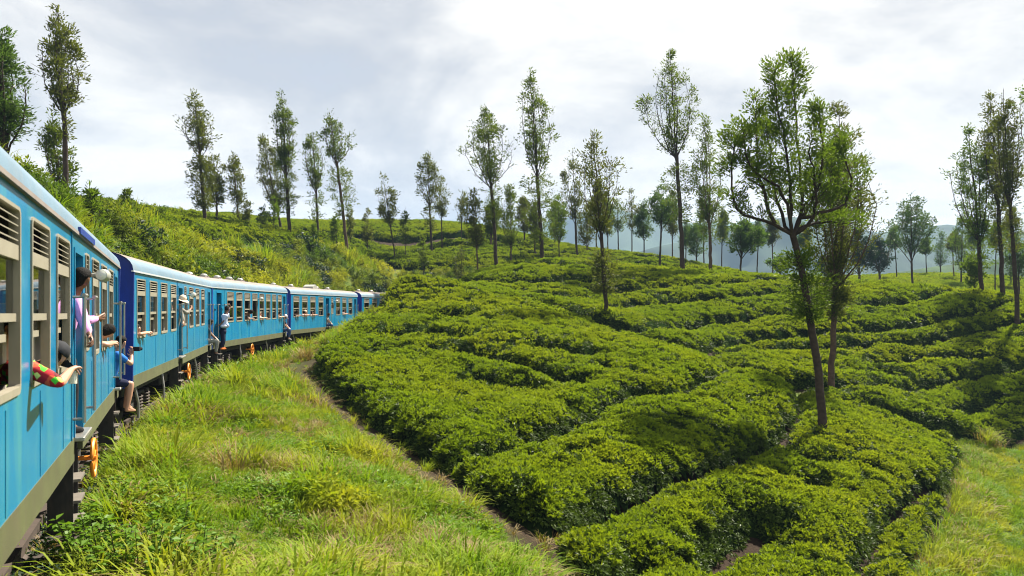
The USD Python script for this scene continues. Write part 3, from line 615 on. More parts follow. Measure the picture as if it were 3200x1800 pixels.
def leaf_quads(p, d, L, W, nrm, fold=0.15):
    """diamond leaves: base p, direction d, length L, width W, roughly facing nrm"""
    d = d / np.linalg.norm(d, axis=1, keepdims=True)
    s = np.cross(d, nrm); s /= np.linalg.norm(s, axis=1, keepdims=True) + 1e-9
    n = np.cross(s, d)
    L = np.reshape(L, (-1, 1)); W = np.reshape(W, (-1, 1))
    a = p; b = p + d * L * 0.45 + s * W * 0.5 + n * W * fold; c = p + d * L - n * W * fold; e = p + d * L * 0.45 - s * W * 0.5 + n * W * fold
    k = len(p)
    v = np.stack([a, b, c, e], 1).reshape(-1, 3)
    i = np.arange(k)[:, None] * 4
    return v, np.vstack([i + [0, 1, 2], i + [0, 2, 3]])
def rdir(r, n):
    v = r.normal(size=(n, 3)); return v / np.linalg.norm(v, axis=1, keepdims=True)
def tea_clump(seed, n_old=58, n_new=60, R=0.24):
    r = np.random.default_rng(seed)
    a = r.uniform(0, 2 * PI, n_old); rad = R * np.sqrt(r.uniform(0, 1, n_old))
    p = np.stack([rad * np.cos(a), rad * np.sin(a), r.uniform(-0.10, 0.05, n_old)], 1)
    d = np.stack([np.cos(a), np.sin(a), r.uniform(-0.1, 0.9, n_old)], 1) + r.normal(size=(n_old, 3)) * 0.35
    old = leaf_quads(p, d, r.uniform(0.08, 0.135, n_old), r.uniform(0.04, 0.058, n_old), np.array([0, 0, 1.0]) + r.normal(size=(n_old, 3)) * 0.4)
    k = n_new // 3
    c = np.stack([R * np.sqrt(r.uniform(0, 1, k)) * np.cos(t := r.uniform(0, 2 * PI, k)), R * np.sqrt(r.uniform(0, 1, k)) * np.sin(t), r.uniform(0.02, 0.10, k)], 1)
    p = np.repeat(c, 3, 0); m = len(p); aa = r.uniform(0, 2 * PI, m)
    d = np.stack([np.cos(aa) * 0.7, np.sin(aa) * 0.7, r.uniform(0.4, 1.3, m)], 1)
    new = leaf_quads(p, d, r.uniform(0.075, 0.12, m), r.uniform(0.034, 0.05, m), np.array([0, 0, 1.0]) + r.normal(size=(m, 3)) * 0.5)
    return old, new
TEA_P = [tea_clump(100 + i) for i in range(4)]
def side_clump(seed, n=52, R=0.22):
    r = np.random.default_rng(seed)
    a = r.uniform(0, 2 * PI, n); rad = R * np.sqrt(r.uniform(0, 1, n))
    p = np.stack([rad * np.cos(a), rad * np.sin(a), r.uniform(-0.08, 0.05, n)], 1)
    d = np.stack([np.cos(a), np.sin(a), r.uniform(-0.2, 0.7, n)], 1) + r.normal(size=(n, 3)) * 0.4
    return leaf_quads(p, d, r.uniform(0.08, 0.13, n), r.uniform(0.04, 0.055, n), np.array([0, 0, 1.0]) + r.normal(size=(n, 3)) * 0.5)
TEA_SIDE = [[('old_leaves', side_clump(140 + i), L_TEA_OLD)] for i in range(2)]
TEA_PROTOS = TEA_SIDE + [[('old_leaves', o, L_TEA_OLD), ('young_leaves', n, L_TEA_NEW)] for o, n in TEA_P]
def segs(p):
    return dens(p, 0.12)
def build_tea(poly, res, gaps, seeds, H, dens_fn, scale_fn, grooves=None, seed=0, min_cells=60, group=None, category='tea hedge', far_dir=(0.0, 1.0)):
    x0, y0, x1, y1 = poly.bounds
    X, Y = np.meshgrid(np.arange(x0 - 1, x1 + 1, res), np.arange(y0 - 1, y1 + 1, res), indexing='ij')
    dp = poly_dist(poly, X, Y)
    wob = (meshkit.fbm(np.stack([X, Y, X * 0], -1) * 0.9, 3, seed) - 0.5)
    d = dp - 0.1
    table = np.ones_like(X)
    parted = dp > -0.05
    for pts, width in gaps:
        sp_ = segs(pts)
        dg, kk_ = cKDTree(sp_).query(np.stack([X.ravel(), Y.ravel()], 1))
        dg = dg.reshape(X.shape); np_ = sp_[kk_].reshape(X.shape + (2,))
        d = np.minimum(d, dg - width)
        if width < 0.5 and len(pts) >= 8 or width > 0.45: parted &= dg > max(width, 0.85 * res)
        low_side = ((X - np_[..., 0]) * far_dir[0] + (Y - np_[..., 1]) * far_dir[1]) < 0
        q_ = np.clip((dg - width) / 2.0, 0, 1); q_ = q_ * q_ * (3 - 2 * q_)
        table = np.where(low_side, np.minimum(table, 0.52 + 0.48 * q_), table)
    d = d + wob * 0.3
    t = np.clip(d / 0.80, 0, 1)
    prof = 1 - (1 - t) ** 2.5
    bumps = (meshkit.fbm(np.stack([X * 0.42, Y * 1.15, X * 0 + 9], -1), 3, seed + 1) - 0.5) * 0.42 + (meshkit.fbm(np.stack([X, Y, X * 0 + 4], -1) * 2.2, 2, seed + 2) - 0.5) * 0.36
    h = prof * (H * table + bumps)
    if grooves is not None:
        h = h * (1 - grooves(X, Y) * 0.75)
    h = np.where(t > 0, np.maximum(h, 0.02), -0.3)
    Z = gz(X, Y) + h
    lab, nl = ndimage.label(parted)
    sizes = ndimage.sum(parted, lab, np.arange(1, nl + 1))
    big = [i + 1 for i in range(nl) if sizes[i] > min_cells]
    k = np.arange(X.size).reshape(X.shape)
    V = np.stack([X, Y, Z], -1).reshape(-1, 3)
    r = np.random.default_rng(seed + 50)
    made = []
    near_lab = lab[tuple(ndimage.distance_transform_edt(~np.isin(lab, big), return_distances=False, return_indices=True))]
    for c in big:
        m = ndimage.binary_dilation(lab == c, iterations=1)
        cell = m[:-1, :-1] & m[1:, :-1] & m[1:, 1:] & m[:-1, 1:]
        qd = np.stack([k[:-1, :-1][cell], k[1:, :-1][cell], k[1:, 1:][cell], k[:-1, 1:][cell]], 1)
        f = np.vstack([qd[:, [0, 1, 2]], qd[:, [0, 2, 3]]])
        u, inv = np.unique(f, return_inverse=True)
        v = V[u]; f = inv.reshape(-1, 3)
        cen = v.mean(0)
        lb = None
        for sx, sy, text in seeds:
            i, j = int((sx - X[0, 0]) / res), int((sy - Y[0, 0]) / res)
            if 0 <= i < X.shape[0] and 0 <= j < X.shape[1] and near_lab[i, j] == c: lb = text
        if DEBUG: print('tea', c, int(sizes[c - 1]), np.round(cen, 1), lb)
        root = thing('tea_hedge', lb or 'clipped green tea bushes in a small patch of the hillside', category, group=group)
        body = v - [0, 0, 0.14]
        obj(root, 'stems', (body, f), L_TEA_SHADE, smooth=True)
        a = v[f[:, 0]]; e1 = v[f[:, 1]] - a; e2 = v[f[:, 2]] - a
        cr = np.cross(e1, e2); ar = np.linalg.norm(cr, axis=1) / 2; nrm = cr / (2 * ar[:, None] + 1e-12)
        nrm = np.where(nrm[:, 2:] < 0, -nrm, nrm)
        mid = a + (e1 + e2) / 3
        dn = dens_fn(mid)
        cnt = r.poisson(ar * dn)
        tri = np.repeat(np.arange(len(f)), cnt)
        w1, w2 = r.uniform(size=len(tri)), r.uniform(size=len(tri))
        fl = w1 + w2 > 1; w1[fl], w2[fl] = 1 - w1[fl], 1 - w2[fl]
        p = a[tri] + e1[tri] * w1[:, None] + e2[tri] * w2[:, None]
        hh = p[:, 2] - gz(p[:, 0], p[:, 1])
        keep = hh > 0.16
        p, tri = p[keep], tri[keep]
        n_ = nrm[tri] * [1, 1, 1.0] + [0, 0, 0.3] + r.normal(size=(len(tri), 3)) * 0.2
        s = scale_fn(p) * r.uniform(0.75, 1.25, len(p))
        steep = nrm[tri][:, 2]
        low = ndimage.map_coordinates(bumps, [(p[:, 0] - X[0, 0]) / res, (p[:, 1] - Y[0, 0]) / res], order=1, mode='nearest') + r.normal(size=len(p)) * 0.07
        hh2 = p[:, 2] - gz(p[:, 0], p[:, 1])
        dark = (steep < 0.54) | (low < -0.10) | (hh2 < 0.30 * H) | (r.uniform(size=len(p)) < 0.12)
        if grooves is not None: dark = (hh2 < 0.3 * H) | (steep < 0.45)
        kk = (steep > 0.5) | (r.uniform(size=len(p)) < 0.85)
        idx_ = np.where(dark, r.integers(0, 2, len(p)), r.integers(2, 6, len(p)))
        p, n_, s, idx_ = p[kk], n_[kk], s[kk], idx_[kk]
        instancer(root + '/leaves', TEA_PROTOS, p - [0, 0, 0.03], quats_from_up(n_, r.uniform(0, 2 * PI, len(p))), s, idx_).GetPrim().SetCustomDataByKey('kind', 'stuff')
        made.append((root, len(p)))
    return made
DEBUG = False
def near_d(p):
    dist = np.hypot(p[:, 0], p[:, 1])
    return np.interp(dist, [12, 20, 30, 45, 60, 90], [26, 20, 13, 8.5, 6, 4])
def near_s(p):
    dist = np.hypot(p[:, 0], p[:, 1])
    return np.interp(dist, [12, 20, 30, 45, 60, 90, 150], [0.95, 1.0, 1.15, 1.35, 1.55, 1.9, 2.6])
TEA = []
TEA += build_tea(MOUND, 0.25, [(G2, 0.02), (G3, 0.03), (G5, 0.0)] + [(p, 0.12) for p in PARTIAL], [
    (-3, 40, 'big rounded block of tea bushes hiding the train, at the top of the near spur'), (3.0, 25.0, 'middle band of tea bushes curving below the rounded block'),
    (7.0, 22.5, 'broad lower band of tea bushes round the foot of the leaning tree'), (10.4, 17.6, 'narrow strip of tea bushes beside the grass at the lower right')], 0.92, near_d, near_s, seed=3, group='tea hedges on the near spur', far_dir=(-0.5, 0.86))
TEA += build_tea(Polygon(HILL).buffer(0), 0.32, [(RA, 0.14), (RB, 0.16), (RC, 0.14), (RD, 0.1), (RE, 0.14)] + [(p, 0.08) for p in TPART], [
    (3, 68, 'yellow-green tea slope below the row of tall trees on the crest'), (17, 64, 'second tea terrace below the crest, behind the slim leaning tree'), (20, 61, 'narrow third tea row on the far slope'),
    (30, 61.5, 'thin tea row just above the darker terrace on the far slope'), (32, 58, 'wide darker tea terrace in the middle of the far slope'), (30, 50, 'lowest tea block of the far slope above the gully')], 0.9, near_d, near_s, seed=13, group='tea hedges on the far slope')
def far_groove(X, Y):
    z = gz(X, Y) + (meshkit.fbm(np.stack([X, Y, X * 0], -1) * 0.12, 3, 8) - 0.5) * 1.2
    upper = cKDTree(segs(TER1)).query(np.stack([X.ravel(), Y.ravel()], 1))
    tl = segs(TER1)[upper[1]].reshape(X.shape + (2,))
    flat = np.where((Y > tl[..., 1]) & (Y > 96), 0.0, 1.0)
    ph = np.abs(((z / 0.42) % 1.0) - 0.5) * 2
    return flat * np.clip((ph - 0.55) / 0.2, 0, 1) * np.clip(0.3 + 1.3 * meshkit.fbm(np.stack([X, Y, X * 0], -1) * 0.3, 2, 77), 0, 1)
PATH1 = [(-52, 90), (-40, 92), (-30, 93.5), (-22, 96), (-16, 104), (-8, 108), (2, 110), (12, 108), (24, 104), (40, 103), (56, 104)]
TER1 = [(-54, 104), (-46, 99), (-40, 98), (-36, 98.5), (-28, 105), (-21, 113.5), (-8, 114.5), (0, 115), (8, 117), (20, 114), (32, 111), (60, 116)]
TEA += build_tea(Polygon(FAR_A).buffer(0), 0.5, [(PATH1, 0.5), (TER1, 2.2)], [(10, 112, 'narrow strip of tea between the far path and the dark terrace edge'), (-10, 128, 'flat bright tea field on top of the far terrace'), (-30, 75, 'tea on the slope above the railway cutting')],
                 0.8, lambda p: np.full(len(p), 3.4), lambda p: np.full(len(p), 1.8), grooves=far_groove, seed=23, group='tea fields far off on the left hill', category='tea field')
TEA += build_tea(Polygon(FAR_B).buffer(0), 1.0, [], [(80, 130, 'pale tea field in the dip behind the trees at right')], 0.8, lambda p: np.full(len(p), 1.6), lambda p: np.full(len(p), 2.6), grooves=far_groove, seed=33, category='tea field')

# ------------------------------------------------------------------ grass
def grass_clump(seed, n=38, h0=0.12, h1=0.34, R=0.16, lean=0.6, wid=0.011):
    r = np.random.default_rng(seed)
    V, F_ = [], []; k = 0
    for i in range(n):
        a = r.uniform(0, 2 * PI); rr = R * math.sqrt(r.uniform()); b = np.array([rr * math.cos(a), rr * math.sin(a), -0.03])
        h = r.uniform(h0, h1); az_ = a + r.normal() * 0.8; ln = lean * r.uniform(0.2, 1.3) * h; dr = np.array([math.cos(az_), math.sin(az_), 0]); sd_ = np.array([-math.sin(az_), math.cos(az_), 0]) * wid * r.uniform(0.7, 1.4)
        ts = (0, 0.5, 0.85)
        pts = [b + dr * ln * t ** 2 + np.array([0, 0, h * (t - 0.25 * t * t * (ln / h))]) for t in ts]
        tip = b + dr * ln * 1.15 + np.array([0, 0, h * (1 - 0.35 * ln / h)])
        v = [pts[0] - sd_, pts[0] + sd_, pts[1] - sd_ * .9, pts[1] + sd_ * .9, pts[2] - sd_ * .55, pts[2] + sd_ * .55, tip]
        V += v; F_ += [(k, k + 1, k + 3), (k, k + 3, k + 2), (k + 2, k + 3, k + 5), (k + 2, k + 5, k + 4), (k + 4, k + 5, k + 6)]; k += 7
    return np.array(V), np.array(F_)
def weed_clump(seed, n=60, R=0.22, h=0.30, l0=0.05, l1=0.11, wr=0.5):
    r = np.random.default_rng(seed)
    a = r.uniform(0, 2 * PI, n); rad = R * np.sqrt(r.uniform(0, 1, n)); z = h * (1 - (rad / R) ** 2 * 0.6) * r.uniform(0.1, 1, n)
    p = np.stack([rad * np.cos(a), rad * np.sin(a), z], 1)
    d = np.stack([np.cos(a), np.sin(a), r.uniform(0.0, 0.9, n)], 1) + r.normal(size=(n, 3)) * 0.4
    L = r.uniform(l0, l1, n)
    return leaf_quads(p, d, L, L * wr, np.array([0, 0, 1.0]) + r.normal(size=(n, 3)) * 0.4)
GP = [[('blades', grass_clump(200 + i), L_GRASS)] for i in range(4)] + [[('blades', grass_clump(210 + i, 26, 0.22, 0.5, 0.12, 0.9, 0.009), L_GRASS)] for i in range(2)] + [[('blades', grass_clump(220, 22, 0.15, 0.4, 0.15, 1.0, 0.010), L_GRASS_DRY)]] + [[('leaves', weed_clump(230), L_WEED)], [('leaves', weed_clump(231), L_GRASS)]]
GP.append([('blades', grass_clump(221, 26, 0.05, 0.16, 0.22, 2.6, 0.011), L_GRASS_DRY)])
def scatter(poly, spacing, seed, reject=None):
    x0, y0, x1, y1 = poly.bounds
    r = np.random.default_rng(seed)
    X, Y = np.meshgrid(np.arange(x0, x1, spacing), np.arange(y0, y1, spacing), indexing='ij')
    X = X + r.uniform(-.5, .5, X.shape) * spacing; Y = Y + r.uniform(-.5, .5, Y.shape) * spacing
    k = shapely.contains_xy(poly, X, Y)
    x, y = X[k], Y[k]
    if reject is not None:
        g_ = ~reject(x, y); x, y = x[g_], y[g_]
    return x, y
def ground_normal(x, y):
    e = 0.4
    return np.stack([-(gz(x + e, y) - gz(x - e, y)) / (2 * e), -(gz(x, y + e) - gz(x, y - e)) / (2 * e), np.ones_like(x)], 1)
TRK_L = dens([tuple(q_) for q_ in tp], 0.5)
def side_poly(d0, far_pts):
    l = LineString(tp[5:]).offset_curve(-d0)
    return Polygon(list(l.coords) + far_pts)
bank_right = Polygon([(-3.6 - 0.0, -1.0)] + [tuple(c) for c in LineString(tp).offset_curve(-1.2).coords if -1 < c[1] < 62][::1] + [(-9.3, 57), (-9.7, 54.5)] + [(x - 1.05, y) for x, y in EDGE[::-1]] + [(2.5, 3.5), (2.5, -1)]).buffer(0)
gparts = []
for band, sp, sc, sd_ in (((-2, 14), 0.115, 0.95, 1), ((14, 24), 0.15, 1.05, 2), ((24, 60), 0.24, 1.35, 3)):
    x, y = scatter(bank_right.intersection(sbox(-60, band[0], 60, band[1])), sp * 1.12, sd_)
    gparts.append((x, y, np.full(len(x), sc)))
x = np.concatenate([g_[0] for g_ in gparts]); y = np.concatenate([g_[1] for g_ in gparts]); s = np.concatenate([g_[2] for g_ in gparts])
r = np.random.default_rng(5)
pat = meshkit.fbm(np.stack([x, y, x * 0], 1) * 0.55, 3, 91)
pat2 = meshkit.fbm(np.stack([x, y, x * 0], 1) * 0.9, 3, 92)
td = track_dist(x, y)
s = s * (0.30 + 1.25 * pat) * r.uniform(0.7, 1.3, len(x)) * np.clip((td - 0.9) / 0.8, 0.5, 1) * np.where((td > 1.4) & (td < 2.6) & (y > 9.5), 1.3, 1)
idx = r.integers(0, 4, len(x))
idx = np.where((pat > 0.56) | ((td < 2.9) & (r.uniform(size=len(x)) < 0.5)), r.integers(4, 6, len(x)), idx)
idx = np.where((pat2 > 0.60) & (r.uniform(size=len(x)) < 0.6), 6, idx)
idx = np.where((pat2 < 0.45) & (r.uniform(size=len(x)) < 0.6), r.integers(7, 9, len(x)), idx)
idx = np.where(r.uniform(size=len(x)) < 0.08, 6, idx)
pat3 = meshkit.fbm(np.stack([x, y, x * 0], 1) * 0.38, 3, 97)
tramp = (pat3 > 0.53) & (td > 2.6)
idx = np.where(tramp & (r.uniform(size=len(x)) < 0.42), 9, idx)
s = np.where(tramp, s * 0.72, s)
keep = r.uniform(size=len(x)) < np.where(y < 9.5, np.clip((td - 1.3) / 1.2, 0.15, 1), np.clip((td - 1.0) / 0.5, 0.3, 1))
x, y, s, idx = x[keep], y[keep], s[keep], idx[keep]
tag(instancer('/World/bank_grass', GP, np.stack([x, y, gz(x, y)], 1), quats_from_up(ground_normal(x, y) + [0, 0, 1.5], r.uniform(0, 2 * PI, len(x))), s, idx), 'sunlit yellow-green grass on the bank between train and tea', 'grass', kind='stuff')
# grass at the lower right, in the dip
dip = Polygon([(x + 0.4, y) for x, y in RIGHT] + [(40, 6), (52, 40), (40, 49), (33, 48), (28, 44.3), (24.5, 43.2), (22, 42.6)]).buffer(0.3)
x, y = scatter(dip.intersection(sbox(8, 16, 46, 50)), 0.33, 8)
pat = meshkit.fbm(np.stack([x, y, x * 0], 1) * 0.4, 3, 95)
rd = cKDTree(dens(RIGHT)).query(np.stack([x, y], 1))[0]
idx = r.integers(0, 4, len(x)); idx = np.where((rd < 1.6) & (r.uniform(size=len(x)) < 0.5), r.integers(4, 7, len(x)), idx); idx = np.where((pat < .4) & (r.uniform(size=len(x)) < .4), 7, idx)
tag(instancer('/World/meadow_grass', GP, np.stack([x, y, gz(x, y)], 1), quats_from_up(ground_normal(x, y), r.uniform(0, 2 * PI, len(x))), 1.1 * (0.5 + 0.9 * pat) + np.where(rd < 1.6, 0.5, 0), idx), 'bright short grass in the dip at the lower right corner', 'grass', kind='stuff')
# thin grass and litter on the brown strip between grass and tea
x, y = scatter(LineString(EDGE).buffer(0.9), 0.3, 9); keep = r.uniform(size=len(x)) < 0.3; x, y = x[keep], y[keep]
tag(instancer('/World/path_grass', GP, np.stack([x, y, gz(x, y)], 1), quats_from_up(ground_normal(x, y), r.uniform(0, 2 * PI, len(x))), r.uniform(0.4, 0.9, len(x)), r.choice([0, 1, 6, 6, 4], len(x))), 'thin dry grass on the brown soil strip along the tea', 'grass', kind='stuff')

# ------------------------------------------------------------------ scrub on the cutting bank
def shrub(seed, n=360, R=0.75, H=1.2, l0=0.10, l1=0.21, wr=0.46):
    """a leafy bush: leaves on lumps spread over a dome"""
    r = np.random.default_rng(seed)
    k = 16
    c = rdir(r, k) * r.uniform(0.35, 0.8, (k, 1)); c[:, 2] = np.abs(c[:, 2]); c *= [R, R, H]
    w_ = r.integers(0, k, n)
    d = rdir(r, n); d[:, 2] = d[:, 2] * 0.8 + 0.15
    p = c[w_] + d * r.uniform(0.12, 0.40, (n, 1)) * R * 0.7
    p[:, 2] = np.maximum(p[:, 2], 0.02)
    L = r.uniform(l0, l1, n)
    return leaf_quads(p, d + r.normal(size=(n, 3)) * 0.5, L, L * wr, np.array([0, 0, 1.0]) + r.normal(size=(n, 3)) * 0.5)
SHR = [[('leaves', shrub(300 + i), L_SCRUB)] for i in range(3)] + [[('leaves', shrub(310 + i, 380, 0.7, 1.0, 0.16, 0.32, 0.20), L_SCRUB)] for i in range(2)] + [[('blades', grass_clump(320 + i, 46, 0.5, 1.25, 0.25, 0.7, 0.016), L_GRASS)] for i in range(2)] + [[('leaves', shrub(330, 380, 0.7, 1.1), L_DARK)]]
lt = [tuple(c) for c in LineString(tp).offset_curve(1.95).coords if 4 < c[1] < 84]
bank_left = Polygon(lt + [(-11, 84), (-12, 89), (-16, 92), (-22, 86), (-24.5, 70), (-26.5, 57), (-33, 50), (-31, 30), (-27, 12), (-13, 2)]).buffer(0)
bl = []
for band, sp, sc, sd_ in (((0, 30), 0.66, 0.85, 1), ((30, 55), 0.74, 1.05, 2), ((55, 95), 0.9, 1.25, 3)):
    x, y = scatter(bank_left.intersection(sbox(-60, band[0], 60, band[1])), sp, 40 + sd_)
    bl.append((x, y, np.full(len(x), sc)))
x = np.concatenate([g_[0] for g_ in bl]); y = np.concatenate([g_[1] for g_ in bl]); s = np.concatenate([g_[2] for g_ in bl])
pat = meshkit.fbm(np.stack([x, y, x * 0], 1) * 0.22, 3, 101); pat2 = meshkit.fbm(np.stack([x, y, x * 0], 1) * 0.5, 3, 103)
td = track_dist(x, y)
s = s * (0.25 + 1.5 * pat2) * r.uniform(0.7, 1.3, len(x)) * np.clip((td - 1.3) / 1.5, 0.35, 1)
idx = r.integers(0, 5, len(x)); idx = np.where((pat > 0.53) & (r.uniform(size=len(x)) < 0.6), r.integers(5, 7, len(x)), idx); idx = np.where((pat < 0.42) & (r.uniform(size=len(x)) < 0.5), 7, idx)
tag(instancer('/World/bank_scrub', SHR, np.stack([x, y, gz(x, y) - 0.1], 1), quats_from_up(ground_normal(x, y) * 0.6 + [0, 0, 1.0], r.uniform(0, 2 * PI, len(x))), np.stack([s, s, s * r.uniform(0.7, 1.2, len(x))], 1), idx), 'dense scrub, ferns and tall grass on the cutting bank behind the train', 'scrub', kind='stuff')
# low cover on the untended far ground between the tea fields
rest = sbox(-60, 52, 70, 150).difference(TEA_ALL.buffer(0.6)).difference(bank_left).difference(LineString(tp).buffer(2.2))
x, y = scatter(rest, 1.7, 61)
pat = meshkit.fbm(np.stack([x, y, x * 0], 1) * 0.1, 3, 111)
keep = pat + r.normal(size=len(x)) * 0.1 > 0.42; x, y = x[keep], y[keep]
tag(instancer('/World/ground_cover', SHR, np.stack([x, y, gz(x, y) - 0.1], 1), quats_from_up(ground_normal(x, y) * 0.4 + [0, 0, 1.0], r.uniform(0, 2 * PI, len(x))), r.uniform(0.5, 1.1, len(x)), r.choice([0, 1, 2, 3, 4, 5, 7], len(x))), 'low bushes and rough growth between the far tea fields', 'undergrowth', kind='stuff')

x, y = scatter(sbox(-13, 58, 3, 96).difference(TEA_ALL.buffer(0.2)).difference(bank_left).difference(LineString(tp).buffer(1.9)), 0.85, 63)
r = np.random.default_rng(64)
tag(instancer('/World/cutting_scrub', SHR, np.stack([x, y, gz(x, y) - 0.1], 1), quats_from_up(ground_normal(x, y) * 0.4 + [0, 0, 1.0], r.uniform(0, 2 * PI, len(x))), r.uniform(0.5, 1.25, len(x)), r.choice([0, 1, 2, 3, 4, 5, 7], len(x))), 'bushy scrub in the cutting between the near tea block and the far rows', 'scrub', kind='stuff')
# ------------------------------------------------------------------ trees
def tree(name, label, x, y, top_z, crown, fork, nlead, leaves, leaf=0.11, mat=None, bark=None, lean=0.0, bend=0.0, trunk_r=0.19, seed=0, tufts=(), spray=0.34, group=None, category='tree', base_z=None, dens_top=1.0, limbs=(), path=None, upright=1.0, gaps=0.25, lead_r=0.34, sag=0.0, wr=0.32):
    """crown: [(height fraction, half width to the left, to the right)] in metres; fork: height fraction where the limbs part; lean: metres the top is moved along x; tufts: [(f0, f1, half width, share of leaves)] growth on the trunk"""
    mat = mat or L_OAK; bark = bark or B_BARK
    r = np.random.default_rng(seed)
    zb = float(gz(x, y)) - 0.15 if base_z is None else base_z
    H = top_z - zb
    root = thing(name, label, category, (x, y, zb), 0, group)
    if path is not None: path = np.array(path, float) - [x, y, zb]
    def axis_at(f):
        if path is not None: return np.array([np.interp(f * H, path[:, 2], path[:, k]) for k in range(3)])
        return np.array([lean * f + bend * math.sin(f * PI), 0.25 * math.sin(f * 4 + seed), H * f])
    fs = np.linspace(0, fork, 12)
    tp_ = np.array([axis_at(f) for f in fs]) + np.column_stack([r.normal(size=12) * 0.025 * trunk_r / 0.19, r.normal(size=12) * 0.02, np.zeros(12)])
    rad = trunk_r * (1 - 0.55 * fs) * (1 + 0.35 * np.exp(-fs * 30))
    b = MB(); b.tube(tp_, rad, 9)
    obj(root, 'trunk', b.out(), bark, smooth=50)
    cf = np.array([c[0] for c in crown]); cl = np.array([c[1] for c in crown]); cr_ = np.array([c[2] for c in crown])
    P, D, Wt = [], [], []
    lw = lambda: r.choice([0.25, 0.7, 1.0, 1.5])
    tw = MB(); f_low = cf[0]
    for pl in limbs:
        pts0 = np.array(pl, float) - [x, y, zb]
        tt = np.concatenate([[0], np.cumsum(np.linalg.norm(np.diff(pts0, axis=0), axis=1))]); seg = tt[-1]
        ts = np.linspace(0, seg, 14); pts = np.stack([np.interp(ts, tt, pts0[:, k]) for k in range(3)], 1)
        pts = ndimage.gaussian_filter1d(pts, 1.0, axis=0, mode='nearest'); pts[0] = pts0[0]; pts[1:] += r.normal(size=(13, 3)) * 0.04
        t = np.linspace(0, 1, 14)
        b = MB(); b.tube(pts, trunk_r * 0.38 * (1 - 0.86 * t) + 0.008, 7)
        obj(root, 'limb', b.out(), bark, smooth=60)
        for t_ in r.uniform(0.22, 1.0, int(seg / 0.16)):
            p = np.array([np.interp(t_, t, pts[:, k]) for k in range(3)])
            aa = r.uniform(0, 2 * PI); ln = r.uniform(0.35, 1.15) * (1.15 - 0.6 * t_)
            d = np.array([math.cos(aa), math.sin(aa), r.uniform(0.2, 1.2)]); d /= np.linalg.norm(d); e = p + d * ln
            tw.tube([p, p + d * ln * 0.55 + [0, 0, 0.02], e + [0, 0, 0.06 * ln]], [0.016, 0.011, 0.006], 3, caps=False)
            if r.uniform() < gaps and t_ < 0.7: continue
            for g_ in (0.45, 0.75, 1.0):
                P.append(p + (e - p) * g_); D.append(d); Wt.append(1.0)
    for i in range(nlead if not len(limbs) else 0):
        a = i * 2.399 + r.uniform(-.4, .4)
        q_ = 0.0 if i == 0 else math.sqrt((i + 0.2) / nlead) * r.uniform(0.75, 1.0)
        wl = lw()
        f0 = fork * (1 - 0.10 * r.uniform()) if i else fork
        f1 = 1.0 if i == 0 else min(1.0, fork + (1 - fork) * (1.02 - 0.55 * q_ ** 1.6) * r.uniform(0.9, 1.03))
        n = 11; t = np.linspace(0, 1, n)
        f = f0 + (f1 - f0) * t ** (1.0 if i == 0 else upright + 0.25 * q_)
        ca, sa = math.cos(a), math.sin(a)
        rr = np.where(ca < 0, np.interp(f, cf, cl), np.interp(f, cf, cr_))
        rmean = np.interp(f, cf, (cl + cr_) / 2)
        ease = 1 - (1 - t) ** 2.2
        base = np.array([axis_at(min(ff, 1)) for ff in f])
        pts = base + np.column_stack([q_ * rr * ca * ease, q_ * rmean * sa * ease, np.zeros(n)])
        pts[1:] += r.normal(size=(n - 1, 3)) * 0.035 * H / 15
        if sag: pts[:, 2] -= sag * q_ * np.sin(t * PI) * H * 0.05
        r0 = trunk_r * (1 - 0.55 * fork) * (0.62 if i == 0 else r.uniform(lead_r * 0.7, lead_r * 1.15))
        b = MB(); b.tube(pts, r0 * (1 - 0.86 * t) + 0.006, 6)
        obj(root, 'limb', b.out(), bark, smooth=60)
        seg = np.linalg.norm(np.diff(pts, axis=0), axis=1).sum()
        nt = max(5, int(seg / 0.26))
        for t_ in r.uniform(0.10 if i else 0.04, 1.0, nt):
            p = np.array([np.interp(t_, t, pts[:, k]) for k in range(3)])
            ff = p[2] / H
            env = np.interp(ff, cf, (cl + cr_) / 2)
            aa = r.uniform(0, 2 * PI)
            ln = min(0.30 + 0.36 * env * (1.1 - 0.5 * t_), 1.5) * r.uniform(0.5, 1.15)
            d = np.array([math.cos(aa), math.sin(aa), r.uniform(0.3, 1.2) * upright]); d /= np.linalg.norm(d)
            e = p + d * ln
            tw.tube([p, p + d * ln * 0.55 + [0, 0, 0.02], e + [0, 0, 0.06 * ln]], [0.016, 0.011, 0.006], 3, caps=False)
            if r.uniform() < gaps and t_ < 0.8: continue
            for g_ in (0.45, 0.75, 1.0):
                P.append(p + (e - p) * g_); D.append(d); Wt.append(wl * (0.5 + meshkit.noise(p[None] * 0.9, seed)[0] * 1.3))
    for f0, f1, hw, share in tufts:
        m = int(max(8, share * 52))
        for _ in range(m):
            ff = r.uniform(f0, f1); p = axis_at(ff); aa = r.uniform(0, 2 * PI); ln = hw * r.uniform(0.25, 1.0) * (0.5 + 0.5 * math.sin(PI * (ff - f0) / (f1 - f0 + 1e-6)))
            d = np.array([math.cos(aa), math.sin(aa), r.uniform(-0.1, 0.7)]); d /= np.linalg.norm(d); e = p + d * ln
            tw.tube([p, p + d * ln * 0.5 + [0, 0, 0.03], e], [0.014, 0.01, 0.005], 3, caps=False)
            for g_ in (0.6, 0.85, 1.0): P.append(p + (e - p) * g_); D.append(d); Wt.append(1.0)
    P = np.array(P); D = np.array(D); Wt = np.array(Wt); Wt = Wt / Wt.sum()
    leaves = int(leaves * 0.95)
    c = r.choice(len(P), leaves, p=Wt)
    off = rdir(r, leaves) * (spray * 0.82 * r.uniform(0.1, 1.0, (leaves, 1)) ** 0.7)
    p = P[c] + off
